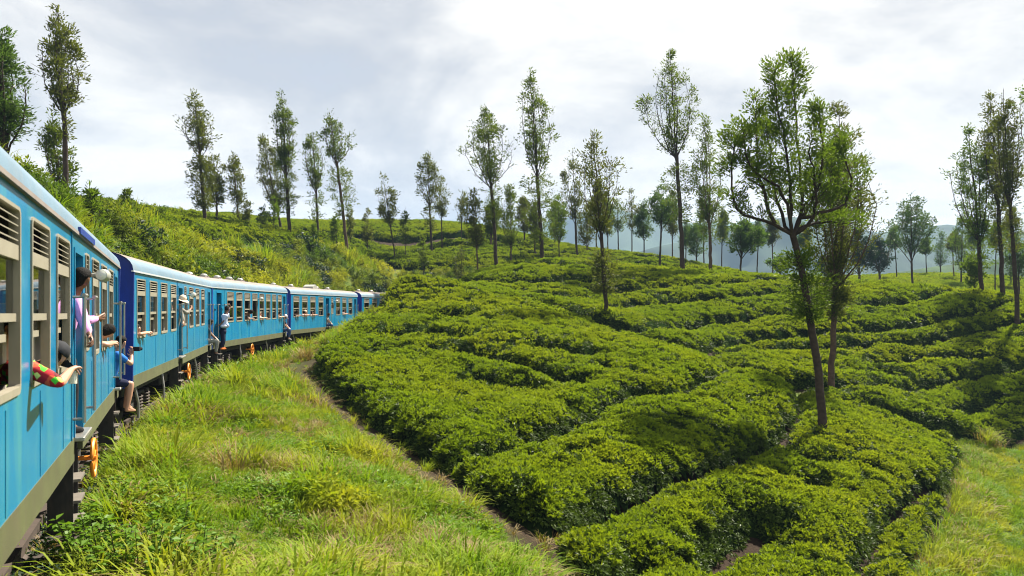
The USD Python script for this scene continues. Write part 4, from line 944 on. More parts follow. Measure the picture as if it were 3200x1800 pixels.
    d = D[c] * 0.7 + off / spray * 0.8 + rdir(r, leaves) * 0.5 + [0, 0, 0.15]
    L = leaf * r.uniform(0.7, 1.5, leaves)
    obj(root, 'twigs', tw.out(), B_TWIG, kind='stuff')
    obj(root, 'crown', leaf_quads(p, d, L * 1.15, L * 1.15 * wr * 1.15, rdir(r, leaves) + [0, -0.2, 0.3]), mat, kind=None)
    return root
def WX(dx, Y): return (dx - 1288) / 1932.0 * Y
def WZ(dy, Y): return CAM_Z + (789 - dy) / 1932.0 * Y
OLV, OAK, LIT = L_OAK_OLIVE, L_OAK, L_OAK_LIGHT
GT = 'shade trees standing among the tea'
k1 = 33 / 1932.0
# the leaning tree in front
def PX(dx, dy, Y): return (WX(dx, Y), Y, WZ(dy, Y))
LIMBS = []
for pl, y0, y1 in [([(1992, 590), (1955, 562), (1900, 552), (1852, 545), (1838, 480), (1842, 400), (1850, 320)], 33, 32.0), ([(1950, 562), (1925, 500), (1912, 430), (1905, 360), (1902, 240)], 32.7, 33.2), ([(1992, 590), (1992, 520), (1984, 430), (1972, 330), (1955, 240), (1945, 160)], 33, 32.2),
                   ([(1996, 590), (2022, 540), (2012, 450), (2006, 350), (1998, 250), (1990, 148)], 33, 33.8), ([(2015, 548), (2080, 530), (2135, 515), (2140, 440), (2105, 330)], 33, 33.6), ([(2020, 545), (2060, 470), (2072, 380), (2060, 265)], 33, 32.0),
                   ([(1992, 590), (1960, 530), (1940, 440), (1935, 350), (1925, 290)], 33, 35.0), ([(2000, 590), (2040, 560), (2060, 500), (2040, 420), (2035, 340)], 33, 31.0), ([(1992, 590), (1990, 540), (1965, 470), (1880, 430), (1865, 300)], 33, 31.2), ([(1996, 590), (2030, 560), (2100, 560), (2150, 560)], 33, 34.6), ([(1996, 590), (2020, 520), (2090, 450), (2090, 380)], 33, 35.2)]:
    ys = np.linspace(y0, y1, len(pl)); LIMBS.append([PX(a, c, yy) for (a, c), yy in zip(pl, ys)])
tree('silver_oak', 'big leaning tree with spreading crown, nearest of the trees, rising from the front tea block', 13.35, 32.9, WZ(150, 33), [(0.50, 2.5, 2.0), (0.58, 3.4, 2.4), (0.68, 2.9, 2.6), (0.80, 2.1, 2.0), (0.90, 1.1, 1.1), (1.0, 0.25, 0.35)], (WZ(588, 33) - float(gz(13.35, 32.9)) + .15) / (WZ(150, 33) - float(gz(13.35, 32.9)) + .15), 11, 25000, leaf=0.125, mat=L_OAK_LIGHT, lean=-1.30, bend=-0.15, trunk_r=0.19, seed=1,
     tufts=[(0.33, 0.50, 1.25, 1.1)], spray=0.42, gaps=0.30, lead_r=0.5, wr=0.32, limbs=LIMBS, path=[(13.38, 33, -3.4)] + [PX(a, c, 33) for a, c in ((2064, 980), (2050, 880), (2034, 780), (2020, 700), (2008, 640), (1995, 592), (1992, 586))])
k = 46 / 1932.0
tree('silver_oak', 'slim straight tree with pale blotched trunk, just behind the big leaning tree', 19.2, 46.0, WZ(265, 46), [(0.36, 1.2, 2.6), (0.48, 2.0, 3.1), (0.62, 2.1, 2.9), (0.78, 1.6, 2.0), (0.92, .9, 1.1), (1.0, .2, .3)], 0.40, 12, 15000, leaf=0.15, mat=OLV, bark=B_BARK_RED, lean=0.3, trunk_r=0.19, seed=2, tufts=[(0.26, 0.42, 1.2, 1.2)], spray=0.42, gaps=0.2)
T = [  # name, label, base px x, depth, top px x, top px y, crown [(px y, left px, right px)], fork px y, leads, leaves, mat, trunk_r, tufts [(y0, y1, half px, share)]
 ('silver_oak', 'dark-trunked tree with two trunks behind the crown of the leaning tree', 2118, 76, 2120, 400, [(660, 25, 50), (600, 40, 70), (500, 45, 65), (440, 25, 35), (400, 6, 8)], 620, 7, 5000, OLV, .30, []),
 ('silver_oak', 'sparse olive tree standing alone in front of the far slope', 1530, 52, 1490, 325, [(600, 30, 35), (560, 50, 40), (500, 60, 60), (440, 50, 75), (390, 30, 65), (355, 15, 15), (325, 3, 4)], 590, 9, 4600, OLV, .20, [(640, 745, 48, 1.6)]),
 ('silver_oak', 'tallest tree on the crest, with a forked top above a long bare trunk', 1720, 80, 1685, 128, [(400, 40, 30), (370, 75, 55), (320, 80, 68), (250, 75, 65), (200, 55, 45), (160, 30, 22), (128, 4, 5)], 385, 10, 6800, OAK, .32, [(420, 560, 55, 1.7)]),
 ('silver_oak', 'slender leafy tree on the crest between the tallest tree and the leaning one', 1788, 81, 1775, 300, [(590, 25, 25), (520, 45, 50), (430, 45, 55), (360, 30, 40), (320, 12, 16), (300, 4, 4)], 560, 8, 4600, OAK, .24, [(540, 620, 35, .6)]),
 ('silver_oak', 'tall narrow tree on the crest with a dark pointed crown', 1367, 79, 1335, 178, [(440, 35, 35), (400, 58, 55), (340, 50, 58), (280, 42, 45), (230, 38, 25), (200, 30, 12), (178, 4, 4)], 425, 9, 7000, OAK, .27, [(440, 620, 60, 2.2)]),
 ('silver_oak', 'round-topped tree on the crest with a long bare trunk, left of the narrow pointed one', 1252, 77, 1222, 268, [(490, 35, 30), (450, 65, 55), (400, 75, 70), (350, 75, 60), (310, 40, 40), (285, 18, 18), (268, 4, 4)], 460, 10, 5600, OAK, .26, [(480, 560, 40, .8)]),
 ('silver_oak', 'hazy olive tree behind the crest between the pointed tree and the sparse one', 1452, 108, 1440, 382, [(580, 25, 25), (520, 40, 40), (450, 42, 42), (410, 25, 25), (382, 3, 3)], 560, 7, 3000, OLV, .22, []),
 ('silver_oak', 'small olive tree left of the bare-trunked crest tree', 1203, 74, 1195, 488, [(620, 14, 14), (580, 32, 32), (540, 40, 38), (510, 22, 24), (488, 3, 3)], 620, 7, 2300, OLV, .11, []),
 ('silver_oak', 'grey-green tree on the edge of the flat far terrace', 1087, 101, 1076, 390, [(530, 22, 22), (490, 40, 35), (450, 38, 32), (415, 25, 22), (390, 4, 4)], 510, 8, 3000, OLV, .2, [(520, 580, 22, .5)]),
 ('silver_oak', 'short companion tree right of the grey-green terrace tree', 1113, 108, 1108, 452, [(560, 10, 10), (520, 25, 24), (480, 24, 22), (452, 4, 4)], 550, 6, 1500, OLV, .12, []),
 ('silver_oak', 'small brownish tree at the left part of the far terrace', 998, 96, 962, 445, [(570, 22, 22), (530, 26, 28), (490, 26, 24), (460, 14, 12), (445, 3, 3)], 565, 7, 2200, OLV, .13, []),
 ('silver_oak', 'leaning slim tree with a one-sided crown above the far terraces', 876, 90, 830, 283, [(420, 30, 25), (390, 30, 48), (350, 32, 52), (315, 25, 40), (295, 12, 20), (283, 4, 4)], 405, 9, 3900, OAK, .26, [(430, 545, 45, 1.6)]),
 ('silver_oak', 'leafy tree left of the leaning slim one on the far terrace', 800, 100, 788, 333, [(500, 25, 25), (450, 35, 35), (400, 36, 36), (360, 26, 26), (333, 4, 5)], 480, 8, 3300, OAK, .22, [(490, 560, 30, .7)]),
 ('silver_oak', 'tallest tree of the left group, straight trunk and narrow crown', 728, 85, 710, 237, [(500, 25, 20), (440, 40, 38), (380, 34, 35), (320, 28, 28), (270, 24, 20), (237, 4, 4)], 430, 9, 5200, OAK, .27, [(440, 540, 28, .7)]),
 ('silver_oak', 'broad dense olive tree of the left group', 712, 93, 662, 345, [(520, 25, 45), (480, 35, 60), (430, 40, 65), (390, 30, 55), (360, 14, 22), (345, 4, 4)], 530, 10, 5200, OLV, .2, []),
 ('silver_oak', 'small slim tree left of the broad olive one', 606, 86, 584, 388, [(540, 18, 18), (490, 28, 28), (440, 26, 26), (410, 14, 14), (388, 3, 3)], 520, 7, 2600, OLV, .13, [(520, 560, 16, .3)]),
 ('silver_oak', 'bushy dark tree leaning left on the bank, first of the left group', 522, 75, 485, 232, [(540, 40, 25), (500, 25, 40), (440, 25, 40), (400, 30, 38), (340, 58, 45), (320, 55, 45), (290, 22, 30), (250, 14, 14), (232, 5, 5)], 380, 9, 6200, OLV, .24, [(400, 530, 40, 2.6)]),
 ('silver_oak', 'low thick tree close behind the bushy dark one', 548, 79, 535, 385, [(530, 25, 22), (480, 32, 30), (430, 30, 28), (400, 14, 14), (385, 4, 4)], 520, 7, 3000, OLV, .15, []),
 ('silver_oak', 'tall bare-trunked tree with a see-through brownish crown, at the upper left', 163, 50, 150, 18, [(300, 25, 20), (260, 60, 62), (215, 64, 76), (150, 58, 50), (90, 40, 40), (50, 28, 32), (18, 4, 5)], 280, 11, 5200, OLV, .24, [(290, 350, 20, .2)]),
 ('silver_oak', 'dark many-stemmed tree behind the tall bare-trunked one at upper left', 150, 56, 135, 290, [(470, 50, 35), (420, 45, 40), (360, 36, 32), (320, 20, 20), (290, 4, 4)], 480, 9, 3600, OAK, .16, []),
 ('silver_oak', 'light green tree with a dense crown in the right-hand group', 2474, 76, 2435, 325, [(640, 40, 50), (580, 55, 55), (500, 60, 60), (430, 62, 60), (380, 45, 45), (345, 22, 20), (325, 5, 5)], 600, 11, 8000, LIT, .27, [(560, 660, 40, 1.0)]),
 ('silver_oak', 'dark-trunked tall tree in the middle of the right-hand group', 2522, 74, 2492, 238, [(560, 30, 40), (480, 40, 48), (400, 45, 45), (320, 30, 34), (270, 18, 20), (238, 4, 4)], 520, 9, 5600, OLV, .28, [(520, 640, 30, .8)]),
 ('silver_oak', 'tall pale-trunked tree nearest the right edge, with a thin tall crown', 2556, 66, 2528, 220, [(520, 30, 30), (470, 45, 50), (400, 45, 55), (320, 30, 50), (260, 16, 22), (220, 4, 4)], 500, 9, 5600, OLV, .25, [(520, 640, 24, .6)]),
 ('silver_oak', 'bright green tree reaching in at the right edge', 2640, 64, 2600, 150, [(420, 40, 40), (350, 50, 50), (280, 45, 50), (220, 40, 40), (170, 20, 20), (150, 4, 4)], 420, 9, 4500, LIT, .25, [(420, 700, 50, 2.5)]),
 ('umbrella_tree', 'open umbrella-shaped tree standing alone before the blue mountain at right', 2298, 122, 2290, 488, [(690, 50, 50), (640, 62, 60), (590, 62, 66), (550, 58, 62), (515, 42, 45), (488, 8, 8)], 655, 12, 5600, L_GUM, .24, []),
 ('broadleaf_tree', 'green domed tree behind the crest left of the leaning tree', 1862, 96, 1870, 545, [(680, 45, 45), (640, 55, 58), (600, 50, 55), (565, 30, 34), (545, 6, 6)], 650, 9, 5200, L_GUM, .18, []),
 ('broadleaf_tree', 'dome-topped tree behind the tallest crest tree', 1660, 104, 1665, 472, [(640, 40, 45), (590, 45, 50), (540, 50, 55), (500, 50, 48), (480, 22, 22), (472, 6, 6)], 580, 9, 4000, L_GUM, .2, []),
 ('silver_oak', 'thin far tree right of the sparse lone one', 1590, 132, 1588, 478, [(590, 16, 16), (540, 25, 25), (500, 16, 16), (478, 3, 3)], 580, 6, 1500, OLV, .16, []),
 ('silver_oak', 'slim far tree behind the sparse lone tree', 1556, 128, 1552, 492, [(590, 14, 14), (550, 24, 24), (510, 16, 16), (492, 3, 3)], 585, 6, 1400, OAK, .15, []),
 ('silver_oak', 'low bushy tree between the two tallest crest trees of the middle', 1287, 92, 1283, 468, [(640, 25, 25), (580, 38, 38), (520, 32, 32), (488, 14, 14), (468, 3, 3)], 620, 8, 3200, OAK, .15, []),
 ('silver_oak', 'small yellowish tree right of the dark pointed tree', 1408, 96, 1404, 490, [(620, 18, 18), (570, 32, 32), (530, 30, 30), (505, 14, 14), (490, 3, 3)], 610, 7, 2300, LIT, .12, []),
 ('silver_oak', 'olive small tree behind the sparse lone tree trunk', 1478, 116, 1474, 520, [(630, 22, 22), (580, 36, 36), (545, 26, 26), (520, 4, 4)], 620, 7, 2300, OLV, .14, []),
 ('silver_oak', 'thin pale tree on the skyline near the centre', 1160, 112, 1163, 480, [(560, 10, 10), (530, 20, 20), (500, 14, 14), (480, 3, 3)], 560, 5, 900, OLV, .1, []),
 ('silver_oak', 'far low tree right of the tallest crest tree', 1752, 118, 1750, 560, [(650, 26, 26), (610, 34, 34), (580, 20, 20), (560, 4, 4)], 645, 7, 2300, L_GUM, .14, []),
 ('broadleaf_tree', 'big dark tree in the clump behind the leaning tree', 2160, 128, 2160, 575, [(700, 50, 50), (660, 62, 60), (620, 50, 52), (590, 25, 25), (575, 6, 6)], 690, 10, 6000, L_DARK, .3, []),
 ('broadleaf_tree', 'second dark tree at the right of the dark clump', 2212, 136, 2210, 590, [(700, 35, 40), (660, 45, 45), (625, 40, 38), (600, 18, 18), (590, 5, 5)], 690, 9, 4500, L_DARK, .28, []),
 ('broadleaf_tree', 'dark low tree at the left of the dark clump', 2085, 120, 2085, 640, [(710, 40, 40), (680, 48, 48), (655, 25, 25), (640, 5, 5)], 700, 8, 3000, L_DARK, .22, []),
 ('silver_oak', 'small far tree in the gap before the blue mountain', 2368, 190, 2366, 574, [(680, 14, 16), (650, 22, 24), (625, 16, 16), (574, 4, 4)], 670, 7, 1500, L_GUM, .22, []),
 ('silver_oak', 'pale far tree behind the right-hand group', 2420, 140, 2418, 526, [(700, 26, 26), (650, 40, 40), (600, 34, 34), (575, 18, 18), (526, 4, 4)], 680, 8, 3000, LIT, .2, []),
 ('broadleaf_tree', 'yellow-green low tree at the foot of the right-hand group', 2450, 84, 2448, 640, [(735, 30, 35), (700, 38, 40), (665, 28, 28), (640, 5, 5)], 725, 8, 2600, LIT, .12, []),
 ('broadleaf_tree', 'green bushy tree at the far right behind the tall trunks', 2560, 96, 2560, 590, [(720, 40, 40), (670, 48, 48), (620, 34, 34), (590, 5, 5)], 710, 8, 3000, L_GUM, .16, []),
 ('broadleaf_tree', 'low rounded tree behind the crest under the leaning tree', 1965, 104, 1960, 640, [(690, 30, 30), (665, 32, 32), (640, 5, 5)], 690, 7, 1800, L_GUM, .12, []),
 ('silver_oak', 'slender olive far tree left of centre skyline', 1320, 118, 1317, 492, [(611, 21, 18), (552, 30, 33), (521, 18, 21), (492, 4, 4)], 586, 8, 3800, OLV, .16, []),
 ('silver_oak', 'bushy bright green far tree under the dark pointed crest tree', 1395, 124, 1398, 496, [(623, 18, 15), (570, 26, 28), (547, 15, 18), (496, 4, 4)], 598, 8, 3800, LIT, .16, []),
 ('silver_oak', 'hazy olive far tree behind the sparse lone tree', 1500, 130, 1502, 462, [(600, 21, 18), (533, 30, 33), (496, 18, 21), (462, 4, 4)], 575, 8, 3800, OLV, .16, []),
 ('silver_oak', 'thin dark green far tree right behind the sparse lone tree', 1530, 140, 1526, 486, [(619, 19, 16), (564, 28, 30), (538, 16, 19), (486, 4, 4)], 594, 8, 3800, OAK, .16, []),
 ('silver_oak', 'rounded grey-green far tree left of the tallest crest tree', 1620, 128, 1619, 506, [(627, 21, 18), (577, 30, 33), (555, 18, 21), (506, 4, 4)], 602, 8, 3800, L_GUM, .16, []),
 ('silver_oak', 'tall olive far tree right beside the tallest crest tree', 1690, 134, 1693, 486, [(619, 23, 20), (564, 34, 37), (538, 20, 23), (486, 4, 4)], 594, 8, 3800, OLV, .16, []),
 ('silver_oak', 'leafy bright green far tree between the tallest crest tree and the leaning tree', 1770, 126, 1771, 496, [(623, 25, 21), (570, 36, 39), (547, 21, 25), (496, 4, 4)], 598, 8, 3800, LIT, .16, []),
 ('silver_oak', 'narrow dark green far tree just left of the leaning tree', 1815, 138, 1819, 526, [(634, 21, 18), (589, 30, 33), (572, 18, 21), (526, 4, 4)], 609, 8, 3800, OAK, .16, []),
 ('silver_oak', 'soft grey-green far tree behind the left limb of the leaning tree', 1905, 128, 1908, 556, [(646, 23, 20), (608, 34, 37), (597, 20, 23), (556, 4, 4)], 621, 8, 3800, L_GUM, .16, []),
 ('silver_oak', 'small olive far tree behind the middle of the leaning tree', 1945, 140, 1940, 536, [(638, 19, 16), (596, 28, 30), (580, 16, 19), (536, 4, 4)], 613, 8, 3800, OLV, .16, []),
 ('silver_oak', 'slender grey-green far tree behind the trunk fork of the leaning tree', 2020, 132, 2023, 566, [(649, 23, 20), (614, 34, 37), (606, 20, 23), (566, 4, 4)], 624, 8, 3800, L_GUM, .16, []),
 ('silver_oak', 'bushy grey-green far tree left of the umbrella-shaped tree', 2255, 150, 2249, 566, [(649, 21, 18), (614, 30, 33), (606, 18, 21), (566, 4, 4)], 624, 8, 3800, L_GUM, .16, []),
 ('silver_oak', 'hazy bright green far tree right of the umbrella-shaped tree', 2330, 160, 2331, 606, [(665, 18, 15), (640, 26, 28), (640, 15, 18), (606, 4, 4)], 640, 8, 3800, LIT, .16, []),
 ('silver_oak', 'thin olive far tree left edge of the right-hand group', 2400, 150, 2398, 586, [(657, 22, 19), (627, 32, 35), (623, 19, 22), (586, 4, 4)], 632, 8, 3800, OLV, .16, []),
 ('silver_oak', 'rounded bright green far tree between the trunks of the right-hand group', 2505, 128, 2507, 556, [(646, 25, 21), (608, 36, 39), (597, 21, 25), (556, 4, 4)], 621, 8, 3800, LIT, .16, []),
 ('silver_oak', 'tall olive far tree at the far right edge', 2545, 140, 2542, 526, [(634, 26, 22), (589, 38, 41), (572, 22, 26), (526, 4, 4)], 609, 8, 3800, OLV, .16, []),
 ('silver_oak', 'leafy grey-green far tree in the gap left of the right-hand group', 2450, 170, 2447, 576, [(653, 21, 18), (621, 30, 33), (614, 18, 21), (576, 4, 4)], 628, 8, 3800, L_GUM, .16, []),
 ('silver_oak', 'narrow dark green far tree under the round-topped crest tree', 1235, 110, 1240, 486, [(619, 16, 14), (564, 24, 26), (538, 14, 16), (486, 4, 4)], 594, 8, 3800, OAK, .16, []),
 ('silver_oak', 'soft olive far tree left of the dark pointed tree trunk', 1345, 104, 1346, 511, [(628, 18, 15), (580, 26, 28), (559, 15, 18), (511, 4, 4)], 603, 8, 3800, OLV, .16, []),
 ('silver_oak', 'small grey-green far tree behind the tallest crest tree trunk', 1725, 142, 1727, 556, [(646, 18, 15), (608, 26, 28), (597, 15, 18), (556, 4, 4)], 621, 8, 3800, L_GUM, .16, []),
]
for i, (nm, lb, bx, Y, tx, ty, cr, fk, nl, lv, mt, tr_, tf) in enumerate(T):
    x = WX(bx, Y); zb = float(gz(x, Y)) - 0.15; tz_ = WZ(ty, Y); Hh = tz_ - zb; s_ = Y / 1932.0
    fy = lambda py: max(0.03, (WZ(py, Y) - zb) / Hh)
    cr2 = sorted([(fy(c[0]), c[1] * s_, c[2] * s_) for c in cr]); fk2 = min(0.9, fy(fk))
    tf2 = [(min(fy(b_), fy(a_)), max(fy(b_), fy(a_)), w_ * s_, sh) for a_, b_, w_, sh in tf]
    dist_leaf = 0.12 + 0.0011 * Y
    tree(nm, lb, x, Y, tz_, cr2, fk2, nl, lv, leaf=dist_leaf, mat=mt, lean=WX(tx, Y) - x, trunk_r=tr_ * 0.78, seed=20 + i, tufts=tf2, spray=0.40 + 0.0012 * Y, group=GT if nm == 'silver_oak' else None, bark=B_BARK_RED if i % 4 == 3 else B_BARK, upright=0.55 if nm != 'silver_oak' else 1.0, gaps=0.15 if mt in (L_DARK, L_GUM) else 0.36, wr=0.42 if nm != 'silver_oak' else 0.32)
# the gum tree at the left edge
x, y = WX(10, 38), 38.0
tree('gum_tree', 'glossy green drooping tree at the left edge above the train roof', x, y, WZ(78, 38), [(0.25, 1.2, 1.7), (0.45, 1.6, 1.9), (0.6, 1.6, 1.5), (0.8, 1.2, 1.1), (0.93, .7, .6), (1.0, .2, .2)], 0.25, 10, 9000, leaf=0.17, mat=L_GUM, trunk_r=.2, seed=77, spray=0.45, gaps=0.15, upright=0.5, wr=0.26)
# saplings and small bushes on the skyline and terraces
SAP = [(225, 40, 470, 26, LIT, 'leafy young tree on the bank top above the train'), (318, 58, 480, 18, OAK, 'small dark bush on the left skyline'), (345, 60, 512, 8, OAK, 'tiny sapling right of the small dark bush'), (408, 64, 518, 7, LIT, 'lone tiny sapling on the left skyline'),
       (690, 88, 500, 14, LIT, 'young bright tree at the foot of the tallest left-group tree'), (663, 94, 520, 14, OAK, 'thin sapling below the broad olive tree'), (925, 97, 528, 16, OLV, 'young thin tree left of the brownish terrace tree'), (845, 92, 545, 16, LIT, 'low young tree under the leaning slim tree'),
       (795, 90, 570, 12, LIT, 'sapling on the terrace step below the left group'), (1020, 98, 520, 13, OAK, 'bare-ish sapling right of the brownish terrace tree'), (1065, 92, 600, 16, OAK, 'young tree in the tea rows below the terrace'), (1160, 88, 610, 14, OLV, 'thin young tree in the far tea rows'),
       (620, 84, 510, 12, OLV, 'sapling beside the small slim tree of the left group'), (880, 100, 530, 16, OLV, 'small tree behind the leaning slim tree')]
for i, (px, Y, py, hw, mt, lb) in enumerate(SAP):
    x = WX(px, Y); s_ = Y / 1932.0
    tree('young_tree', lb, x, Y, WZ(py, Y), [(0.2, hw * s_ * .6, hw * s_ * .6), (0.5, hw * s_, hw * s_), (0.8, hw * s_ * .8, hw * s_ * .8), (1.0, .1, .1)], 0.3, 5, int(260 + 26 * hw), leaf=0.13 + 0.0012 * Y, mat=mt, trunk_r=.05, seed=150 + i, spray=0.26, gaps=0.15)
# ------------------------------------------------------------------ plants standing on their own along the line
def tuft(name, label, x, y, protos, n, spread, scale, seed, group=None, category='grass tuft'):
    r = np.random.default_rng(seed)
    z0 = float(gz(x, y))
    root = thing(name, label, category, (x, y, z0), 0, group)
    for nm, fn, mat in protos:
        b = MB()
        for i in range(n):
            v, f = fn(seed * 31 + i)
            a = r.uniform(0, 2 * PI); ca, sa = math.cos(a), math.sin(a); s = scale * r.uniform(0.7, 1.2)
            rr = spread * math.sqrt(r.uniform()); t = r.uniform(0, 2 * PI); ox, oy = rr * math.cos(t), rr * math.sin(t)
            v = v * s; v = np.stack([v[:, 0] * ca - v[:, 1] * sa + ox, v[:, 0] * sa + v[:, 1] * ca + oy, v[:, 2] + float(gz(x + ox, y + oy)) - z0], 1)
            b.add(v, f)
        obj(root, nm, b.out(), mat)
    return root
tall = lambda sd_: grass_clump(sd_, 40, 0.45, 1.05, 0.14, 0.85, 0.013)
dryb = lambda sd_: grass_clump(sd_, 26, 0.3, 0.8, 0.2, 1.0, 0.010)
bushl = lambda sd_: shrub(sd_, 300, 0.45, 0.6, 0.06, 0.12, 0.45)
G1_, G2_ = [('blades', tall, L_GRASS)], [('blades', tall, L_GRASS), ('dry_blades', dryb, L_GRASS_DRY)]
def leafy_plant(label, x, y, h, seed, n=9):
    r = np.random.default_rng(seed); z0 = float(gz(x, y)) - 0.03
    root = thing('leafy_plant', label, 'leafy plant', (x, y, z0))
    st = MB(); P, D = [], []
    for i in range(n):
        a = r.uniform(0, 2 * PI); rr = 0.28 * math.sqrt(r.uniform()); b0 = np.array([rr * math.cos(a), rr * math.sin(a), 0]); hh = h * r.uniform(0.55, 1.0)
        top = b0 + [rr * 0.9 * math.cos(a), rr * 0.9 * math.sin(a), hh]
        st.tube([b0, (b0 + top) / 2 + r.normal(size=3) * 0.02, top], [0.008, 0.006, 0.003], 4, caps=False)
        for t in np.arange(0.22, 1.0, 0.055):
            for _ in range(2):
                aa = r.uniform(0, 2 * PI); P.append(b0 + (top - b0) * t); D.append([math.cos(aa), math.sin(aa), r.uniform(-0.3, 0.6)])
    P = np.array(P); D = np.array(D); L = r.uniform(0.06, 0.12, len(P))
    obj(root, 'stem', st.out(), B_TWIG, kind='stuff')
    obj(root, 'leaves', leaf_quads(P, D, L, L * 0.6, np.array([0, 0, 1.0]) + r.normal(size=(len(P), 3)) * 0.3), L_WEED)
for i, (dx, Y, h, lb) in enumerate([(285, 7.6, .85, 'tall leafy weed at the bottom left, nearest the train wheels'), (345, 7.2, .75, 'leafy weed beside the tall one at the bottom edge'), (430, 7.4, .7, 'broad leafy weed at the bottom, right of the two by the train'), (250, 8.3, .6, 'small leafy weed under the carriage ladder'),
                                    (505, 7.8, .5, 'low leafy weed at the bottom edge, farthest from the train'), (390, 8.2, .6, 'leafy weed standing behind the bottom left group')]):
    leafy_plant(lb, WX(dx, Y), Y, h, 500 + i, 10)
for i, (dx, Y, pr, n, sp, sc, lb) in enumerate([(415, 12.6, G2_, 5, .35, .85, 'big arching clump of tall grass between the first orange wheel and the path'), (350, 15.2, G1_, 3, .3, .7, 'grass clump beside the bare feet of the seated passenger'),
        (610, 25.5, G1_, 5, .3, 1.1, 'tall upright grass clump in front of the third carriage'), (575, 24.0, G1_, 3, .25, .8, 'shorter grass clump left of the upright one by the third carriage'), (590, 13.6, [('dry_blades', dryb, L_GRASS_DRY)], 4, .35, 1.0, 'dry straw-coloured grass clump in the middle of the bank'),
        (690, 14.2, G2_, 4, .45, .8, 'seeding grass clump right of the straw-coloured one'), (800, 12.4, G1_, 4, .4, .8, 'long grass clump left of the bright green bush'), (960, 11.8, G2_, 4, .4, .7, 'arching grass clump right of the bright green bush'), (760, 35.5, [('dry_blades', dryb, L_GRASS_DRY)], 6, .5, 1.2, 'brownish dry plants against the fourth carriage'),
        (835, 40.0, [('dry_blades', dryb, L_GRASS_DRY), ('blades', tall, L_GRASS)], 7, .5, 1.3, 'high dry grass at the door of the fourth carriage'), (890, 46, G1_, 7, .6, 1.4, 'tall grass hiding the end of the fourth carriage'),
        (2470, 44.5, [('dry_blades', dryb, L_GRASS_DRY), ('blades', tall, L_GRASS)], 9, .9, 1.3, 'pale dry grass clump at the end of the gully, lower right'), (2400, 33.0, [('dry_blades', dryb, L_GRASS_DRY)], 6, .7, 1.0, 'reddish dry plants along the edge of the lower tea strip')]):
    tuft('tall_grass', lb, WX(dx, Y), Y, pr, n, sp, sc, 600 + i)
for i, (dx, Y, n, sp, sc, lb) in enumerate([(870, 12.4, 8, .5, 1.35, 'bright green fluffy bush in the middle of the grass bank'), (430, 18.8, 3, .3, .9, 'small bright bush beside the second carriage'), (1140, 79, 7, 1.0, 2.3, 'round bush in the cutting behind the top of the near tea block'), (985, 70, 6, 1.2, 2.2, 'round bush on the bank right above the last roof'),
        (2000, 84, 6, .9, 1.8, 'low bush on the crest behind the leaning tree'), (1100, 84, 6, 1.2, 2.0, 'wide bush left of the round bush behind the tea block'), (250, 33, 6, .9, 1.8, 'yellowish bush on top of the bank above the nearest carriage')]):
    tuft('bush', lb, WX(dx, Y), Y, [('leaves', bushl, L_GRASS if Y < 15 else L_WEED if Y < 60 else L_SCRUB)], n, sp, sc, 700 + i, category='bush')

x, y = scatter(LineString(tp).offset_curve(-1.25).buffer(0.75).intersection(sbox(-20, 4, 10, 34)), 0.22, 71)
r = np.random.default_rng(72); keep = r.uniform(size=len(x)) < 0.55; x, y = x[keep], y[keep]
tag(instancer('/World/track_weeds', [[('leaves', weed_clump(240, 50, 0.2, 0.2), L_DARK)], [('blades', grass_clump(241, 24, 0.12, 0.36, 0.14, 1.0, 0.009), L_GRASS_DRY)], [('blades', grass_clump(242, 24, 0.15, 0.4), L_GRASS)]], np.stack([x, y, gz(x, y)], 1), quats_from_up(ground_normal(x, y), r.uniform(0, 2 * PI, len(x))), r.uniform(0.6, 1.1, len(x)), r.choice([0, 0, 1, 2], len(x))), 'dark weeds and litter along the foot of the carriages', 'weeds', kind='stuff')
# ------------------------------------------------------------------ people
S_BROWN = plain('skin_brown', (0.13, 0.062, 0.036), rough=0.5, var=0.06, spec=0.35)
S_TAN = plain('skin_tan', (0.36, 0.19, 0.125), rough=0.5, var=0.06, spec=0.35)
S_HAIR = plain('hair_black', (0.007, 0.006, 0.006), rough=0.8, var=0.4, scale=60, spec=0.12, bump=0.6)
def cloth(name, c, **k): return plain(name, c, rough=0.85, var=k.pop('var', 0.12), scale=9, spec=0.15, **k)
K_PINK = cloth('cloth_pink', (0.62, 0.30, 0.62)); K_NAVY = cloth('cloth_navy', (0.012, 0.014, 0.04)); K_BLUE = cloth('cloth_blue', (0.02, 0.12, 0.40)); K_WHITE = cloth('cloth_white', (0.70, 0.62, 0.66)); K_GREY = cloth('cloth_grey', (0.20, 0.19, 0.17))
K_BLACK = cloth('cloth_black', (0.012, 0.012, 0.014)); K_JEANS = cloth('cloth_jeans', (0.03, 0.05, 0.12)); K_CREAM = cloth('cloth_cream', (0.68, 0.52, 0.38)); K_ORANGE = cloth('shoe_orange', (0.55, 0.13, 0.03)); K_PACK = cloth('pack_grey_blue', (0.36, 0.42, 0.56)); K_CAP = cloth('cap_grey', (0.022, 0.023, 0.028))
K_RED = usdkit.material(stage, M + 'cloth_tropical', {'g': ('geometry', {}), 'v': ('voronoi_texture', {'scale': 24.0}), 's': ('separate_color', {}), 'r': ('rgb_ramp', {'interpolate': False, 'ramp': [(0.0, (0.30, 0.012, 0.018)), (0.45, (0.10, 0.008, 0.012)), (0.58, (0.06, 0.42, 0.03)), (0.74, (0.62, 0.55, 0.12)), (0.85, (0.55, 0.07, 0.03))]}), 'p': ('principled_bsdf', {'roughness': 0.8, 'specular_ior_level': 0.2})},
                        [('g.position', 'v.vector'), ('v.color', 's.color'), ('s.r', 'r.fac'), ('r.color', 'p.base_color')], surface='p.BSDF')
